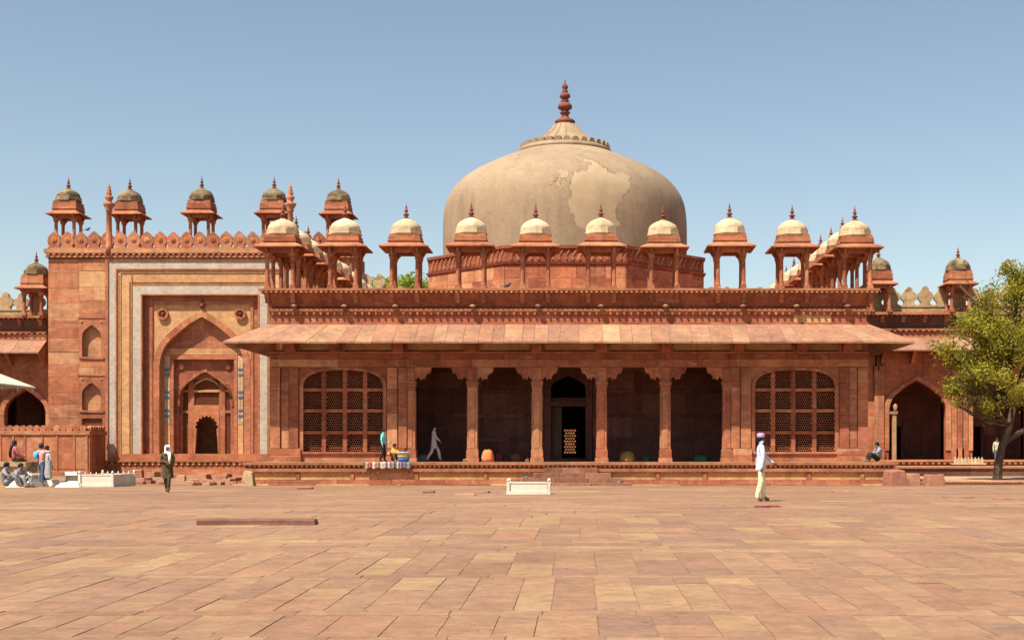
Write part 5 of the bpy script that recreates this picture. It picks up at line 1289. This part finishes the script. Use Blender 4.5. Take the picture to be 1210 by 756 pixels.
    def child(mb, name, mat, smooth=True):
        mm_ = bpy.data.meshes.new(name); mm_.from_pydata(mb.v, [], mb.f); mm_.materials.append(MAT[mat])
        bm = bmesh.new(); bm.from_mesh(mm_); bmesh.ops.recalc_face_normals(bm, faces=bm.faces); bm.to_mesh(mm_); bm.free()
        for p in mm_.polygons: p.use_smooth = smooth
        q = bpy.data.objects.new(name, mm_); COL.objects.link(q); q.parent = o; return q
    o_child[o.name] = child
    if hair:
        h = MB(); bk_ = c-fw*.018+Vector((0, 0, .028))
        h.lathe(bk_.x, bk_.y, [(.086, bk_.z-.02), (.098, bk_.z+.03), (.088, bk_.z+.07), (.055, bk_.z+.10), (.01, bk_.z+.112)], 12)
        h.lathe(bk_.x-fw.x*.03, bk_.y-fw.y*.03, [(.05, bk_.z-.1), (.075, bk_.z-.06), (.085, bk_.z), (.07, bk_.z+.03)], 10)
        child(h, 'hair', hair)
    return o, c, fw, child
o_child = {}
def skirt(child, z0, z1, r0, r1, mat, name='tunic', sy=.75, cx=0, cy=0):
    q = MB(); n = 18; pr = []
    for i in range(6):
        t = i/5; pr.append((r1+(r0-r1)*t, z1+(z0-z1)*t))
    q.lathe(cx, cy, pr, n, 0, True, 1, sy, False)
    q.v = [(x*(1+.05*math.sin(5*math.atan2(y, x))), y*(1+.05*math.sin(5*math.atan2(y, x))), z) for x, y, z in q.v]
    child(q, name, mat)
WALK = dict(knl=(.085,-.20,.50), anl=(.085,-.27,.10), tol=(.09,-.43,.05), knr=(-.085,.10,.47), anr=(-.085,.33,.13), tor=(-.09,.21,.035),
            ell=(.22,.10,1.13), wrl=(.22,.02,.90), hal=(.22,.0,.835), elr=(-.22,-.10,1.14), wrr=(-.22,-.28,.97), har=(-.22,-.33,.92))
# man in pale blue crossing the court
Y = 36.7; W2 = dict(WALK); W2.update(knl=(.085,-.06,.50), anl=(.085,-.07,.085), tol=(.09,-.24,.035), knr=(-.085,.0,.48), anr=(-.085,.12,.085), tor=(-.09,-.05,.035), elr=(-.22,-.03,1.12), wrr=(-.22,.0,.87), har=(-.22,-.0,.80), ell=(.22,-.13,1.16), wrl=(.22,-.33,.99), hal=(.22,-.39,.95))
o, c, fw, ch = person('man in pale blue shirt and cream trousers walking across the open court', (fx(899, Y), Y, gz(Y)+.004), PI/2, W2, 'cloth_paleblue', 'cloth_cream', 'long', 'skin', 1.09, 'hair', 1.12, 1.25)
skirt(ch, .80, 1.12, .175, .15, 'cloth_paleblue', 'shirt_tail')
q = MB(); q.lathe(c.x, c.y+.015, [(.10, c.z+.03), (.105, c.z+.06), (.10, c.z+.115), (.07, c.z+.15), (.01, c.z+.155)], 14); ch(q, 'cap', 'cap_violet')
# woman in brown with a white headscarf
Y = 45.3; W3 = dict(WALK); W3.update(elr=(-.23,.0,1.15), wrr=(-.08,-.19,1.10), har=(-.01,-.21,1.11), ell=(.23,.0,1.14), wrl=(.12,-.2,1.03), hal=(.05,-.22,1.03), anr=(-.06,.22,.12), tor=(-.06,.1,.04), knl=(.07,-.12,.5), anl=(.05,-.14,.085), tol=(.05,-.3,.035))
o, c, fw, ch = person('person in brown tunic and white headscarf walking towards the camera', (fx(198, Y), Y, gz(Y)+.004), .15, W3, 'cloth_khaki', 'cloth_khaki', 'long', 'cloth_khaki', .95, None, 1.15, 1.2)
skirt(ch, .52, 1.15, .21, .17, 'cloth_khaki')
q = MB(); q.lathe(c.x, c.y+.03, [(.15, c.z-.2), (.115, c.z-.1), (.112, c.z), (.108, c.z+.08), (.07, c.z+.125), (.01, c.z+.135)], 14); q.v = [(x, y, z) for x, y, z in q.v]
q.tube([(.07, -.1, 1.44), (.1, -.17, 1.25), (.09, -.19, 1.02)], [.06, .05, .03], 8); ch(q, 'headscarf', 'cloth_white')
# face opening
q = MB(); q.lathe(c.x, c.y-.062, [(.03, c.z-.075), (.058, c.z-.045), (.066, c.z), (.055, c.z+.05), (.02, c.z+.07)], 12, 0, True, 1, .9); ch(q, 'face', 'skin')
# man with the blue bag, arms raised
Y = 54.0; W4 = dict(WALK); W4.update(knl=(.1,-.08,.5), anl=(.14,-.1,.085), tol=(.15,-.25,.035), knr=(-.1,.05,.48), anr=(-.15,.12,.085), tor=(-.16,-.03,.035), ell=(.36,-.12,1.38), wrl=(.20,-.30,1.42), hal=(.14,-.34,1.43), elr=(-.38,-.05,1.36), wrr=(-.26,-.28,1.40), har=(-.2,-.33,1.42))
o, c, fw, ch = person('man in red checked shirt and jeans with a blue bag on his back', (fx(49, Y), Y, gz(Y)+.004), PI*.85, W4, 'cloth_check', 'cloth_jeans', 'long', 'cloth_maroon', 1.03, 'hair', 1.08, 1.1)
q = MB(); q.lathe(.14, .17, [(.05, 1.1), (.12, 1.14), (.13, 1.26), (.11, 1.36), (.04, 1.39)], 10, 0, True, .9, .5); q.tube([(.1, .14, 1.38), (0, .02, 1.43), (-.13, -.1, 1.3)], [.015]*3, 5); ch(q, 'shoulder_bag', 'cloth_bluebag')
Y = 54.9
o, c, fw, ch = person('person in pale grey robe standing just behind the man with the blue bag', (fx(55.5, Y), Y, gz(Y)+.004), PI*.9, None, 'cloth_kurta', 'cloth_kurta', 'long', 'skin', .98, 'hair', 1.15, 1.2)
skirt(ch, .35, 1.1, .24, .17, 'cloth_kurta', 'robe')
# seated people
def sit(dz=0.):   # seat surface at z = .45+dz above origin
    S = dict(pelvis=(0,.05,.55), waist=(0,.06,.70), chest=(0,.04,.92), neck=(0,.01,1.07), head=(0,-.02,1.15), crown=(0,-.02,1.24), shl=(.165,.03,1.0), shr=(-.165,.03,1.0),
      ell=(.24,-.05,.76), wrl=(.16,-.27,.66), hal=(.13,-.33,.65), elr=(-.24,-.05,.76), wrr=(-.16,-.27,.66), har=(-.13,-.33,.65),
      hil=(.09,0,.53), knl=(.12,-.40,.52), anl=(.11,-.42,.09), tol=(.12,-.57,.035), hir=(-.09,0,.53), knr=(-.12,-.40,.52), anr=(-.11,-.42,.09), tor=(-.12,-.57,.035))
    return S
zs = fz(545.5, Yb)
o, c, fw, ch = person('person in dark pink shirt with long black hair sitting on the stone bench', (fx(17, Yb+.5), Yb+.5, zs-.45), PI*.75, sit(), 'cloth_pink', 'cloth_brown', 'long', 'skin', 1., 'hair', 1.12, 1.2)
q = MB(); q.tube([(0, .06, 1.2), (0, .1, 1.05), (0, .17, .8), (0, .17, .62)], [.08, .085, .07, .04], 8); ch(q, 'long_hair', 'hair')
LOW = dict(pelvis=(0,.08,.13), waist=(0,.09,.28), chest=(0,.04,.5), neck=(0,.0,.65), head=(0,-.04,.73), crown=(0,-.05,.82), shl=(.165,.03,.58), shr=(-.165,.03,.58), ell=(.27,-.1,.42), wrl=(.16,-.32,.42), hal=(.1,-.36,.42), elr=(-.27,-.1,.42), wrr=(-.16,-.32,.42), har=(-.1,-.36,.42),
      hil=(.09,.02,.12), knl=(.17,-.34,.42), anl=(.12,-.45,.08), tol=(.13,-.6,.035), hir=(-.09,.02,.12), knr=(-.17,-.34,.42), anr=(-.12,-.45,.08), tor=(-.13,-.6,.035))
Y = 52.6
person('person in pale clothes sitting on the ground with knees up, before the stone bench', (fx(24, Y), Y, gz(Y)+.02), PI*.35, LOW, 'cloth_shaded', 'cloth_shaded', 'long', 'skin', 1.05, 'hair', 1.15, 1.3)
Y = 52.0
o, c, fw, ch = person('person in shade-greyed shirt and blue-grey trousers sitting low at the end of the bench', (fx(7, Y), Y, gz(Y)+.02), PI*.55, LOW, 'cloth_shaded', 'cloth_grey', 'long', 'skin', 1.1, 'hair', 1.15, 1.2)
# people on the tomb's plinth
Y = 61.0
o, c, fw, ch = person('man in white tunic walking through the dark verandah', (fx(513, Y), Y, ZP+.014), PI/2, WALK, 'cloth_kurta', 'cloth_kurta', 'long', 'skin', .99, 'hair', 1.15, 1.3)
skirt(ch, .62, 1.12, .21, .16, 'cloth_kurta')
Y = 58.6
person('man in turquoise shirt and black trousers standing beside the striped cloth', (fx(453, Y), Y, ZP+.014), PI*.42, dict(wrl=(.2,-.25,1.0), hal=(.18,-.31,1.0), knl=(.1,-.05,.48), anl=(.1,-.02,.085), tol=(.1,-.18,.035), anr=(-.09,.16,.085), tor=(-.1,.0,.035)), 'cloth_cyan', 'cloth_black', 'long', 'cloth_black', .86, 'hair', 1.1, 1.1)
Y = 58.7
o, c, fw, ch = person('stall keeper in brown squatting under an orange shawl beside the tub', (fx(466, Y), Y, ZP+.014), .5, LOW, 'cloth_brown', 'cloth_brown', 'long', 'skin', .9, 'hair', 1.2, 1.3)
q = MB(); q.lathe(0, .04, [(.36, .40), (.30, .50), (.22, .60), (.13, .66), (.08, .70)], 14, 0, True, 1, .8, False); ch(q, 'shawl', 'cloth_orange')
Y = 58.6
person('person in grey sitting on the plinth edge beside the slanted block', (fx(1037, Y), Y, ZP+.005), -PI*.45, LOW, 'cloth_grey', 'cloth_black', 'long', 'skin', 1., 'hair', 1.15, 1.3)
Y = 80.0
person('man in patterned olive shirt standing in the cloister beside the tree trunk', (fx(1178, Y), Y, fz(552, 74)+.0), 0, None, 'cloth_pattern', 'cloth_jeans', 'long', 'cloth_black', 1., 'hair', 1.1, 1.1)

# ================================================================== pigeons
def pigeon(label, X, Y, z, rz):
    t = thing('pigeon', label, 'bird', (X, Y, z))
    q = MB(); q.tube([(X-.17, Y, z+.10), (X-.08, Y, z+.13), (X+.02, Y, z+.15), (X+.1, Y, z+.19), (X+.13, Y, z+.25), (X+.17, Y, z+.26), (X+.2, Y, z+.255)], [.02, .05, .075, .06, .035, .03, .008], 8); q.build('body', 'feather', t)
    q = MB(); q.box(X-.3, X-.13, Y-.03, Y+.03, z+.085, z+.105); q.build('tail', 'feather', t)
    for s in (-.03, .03):
        q = MB(); q.tube([(X+.02, Y+s, z+.1), (X+.03, Y+s, z)], [.012, .01], 5); q.build('leg', 'cloth_maroon', t)
pigeon('dark pigeon perched on the gateway battlement', GX(103.5), YG, GZ(273.8), 0)
pigeon('dark pigeon perched on the tomb cornice below the drum', fx(599, 59.7), 59.7, 8.885, 0)
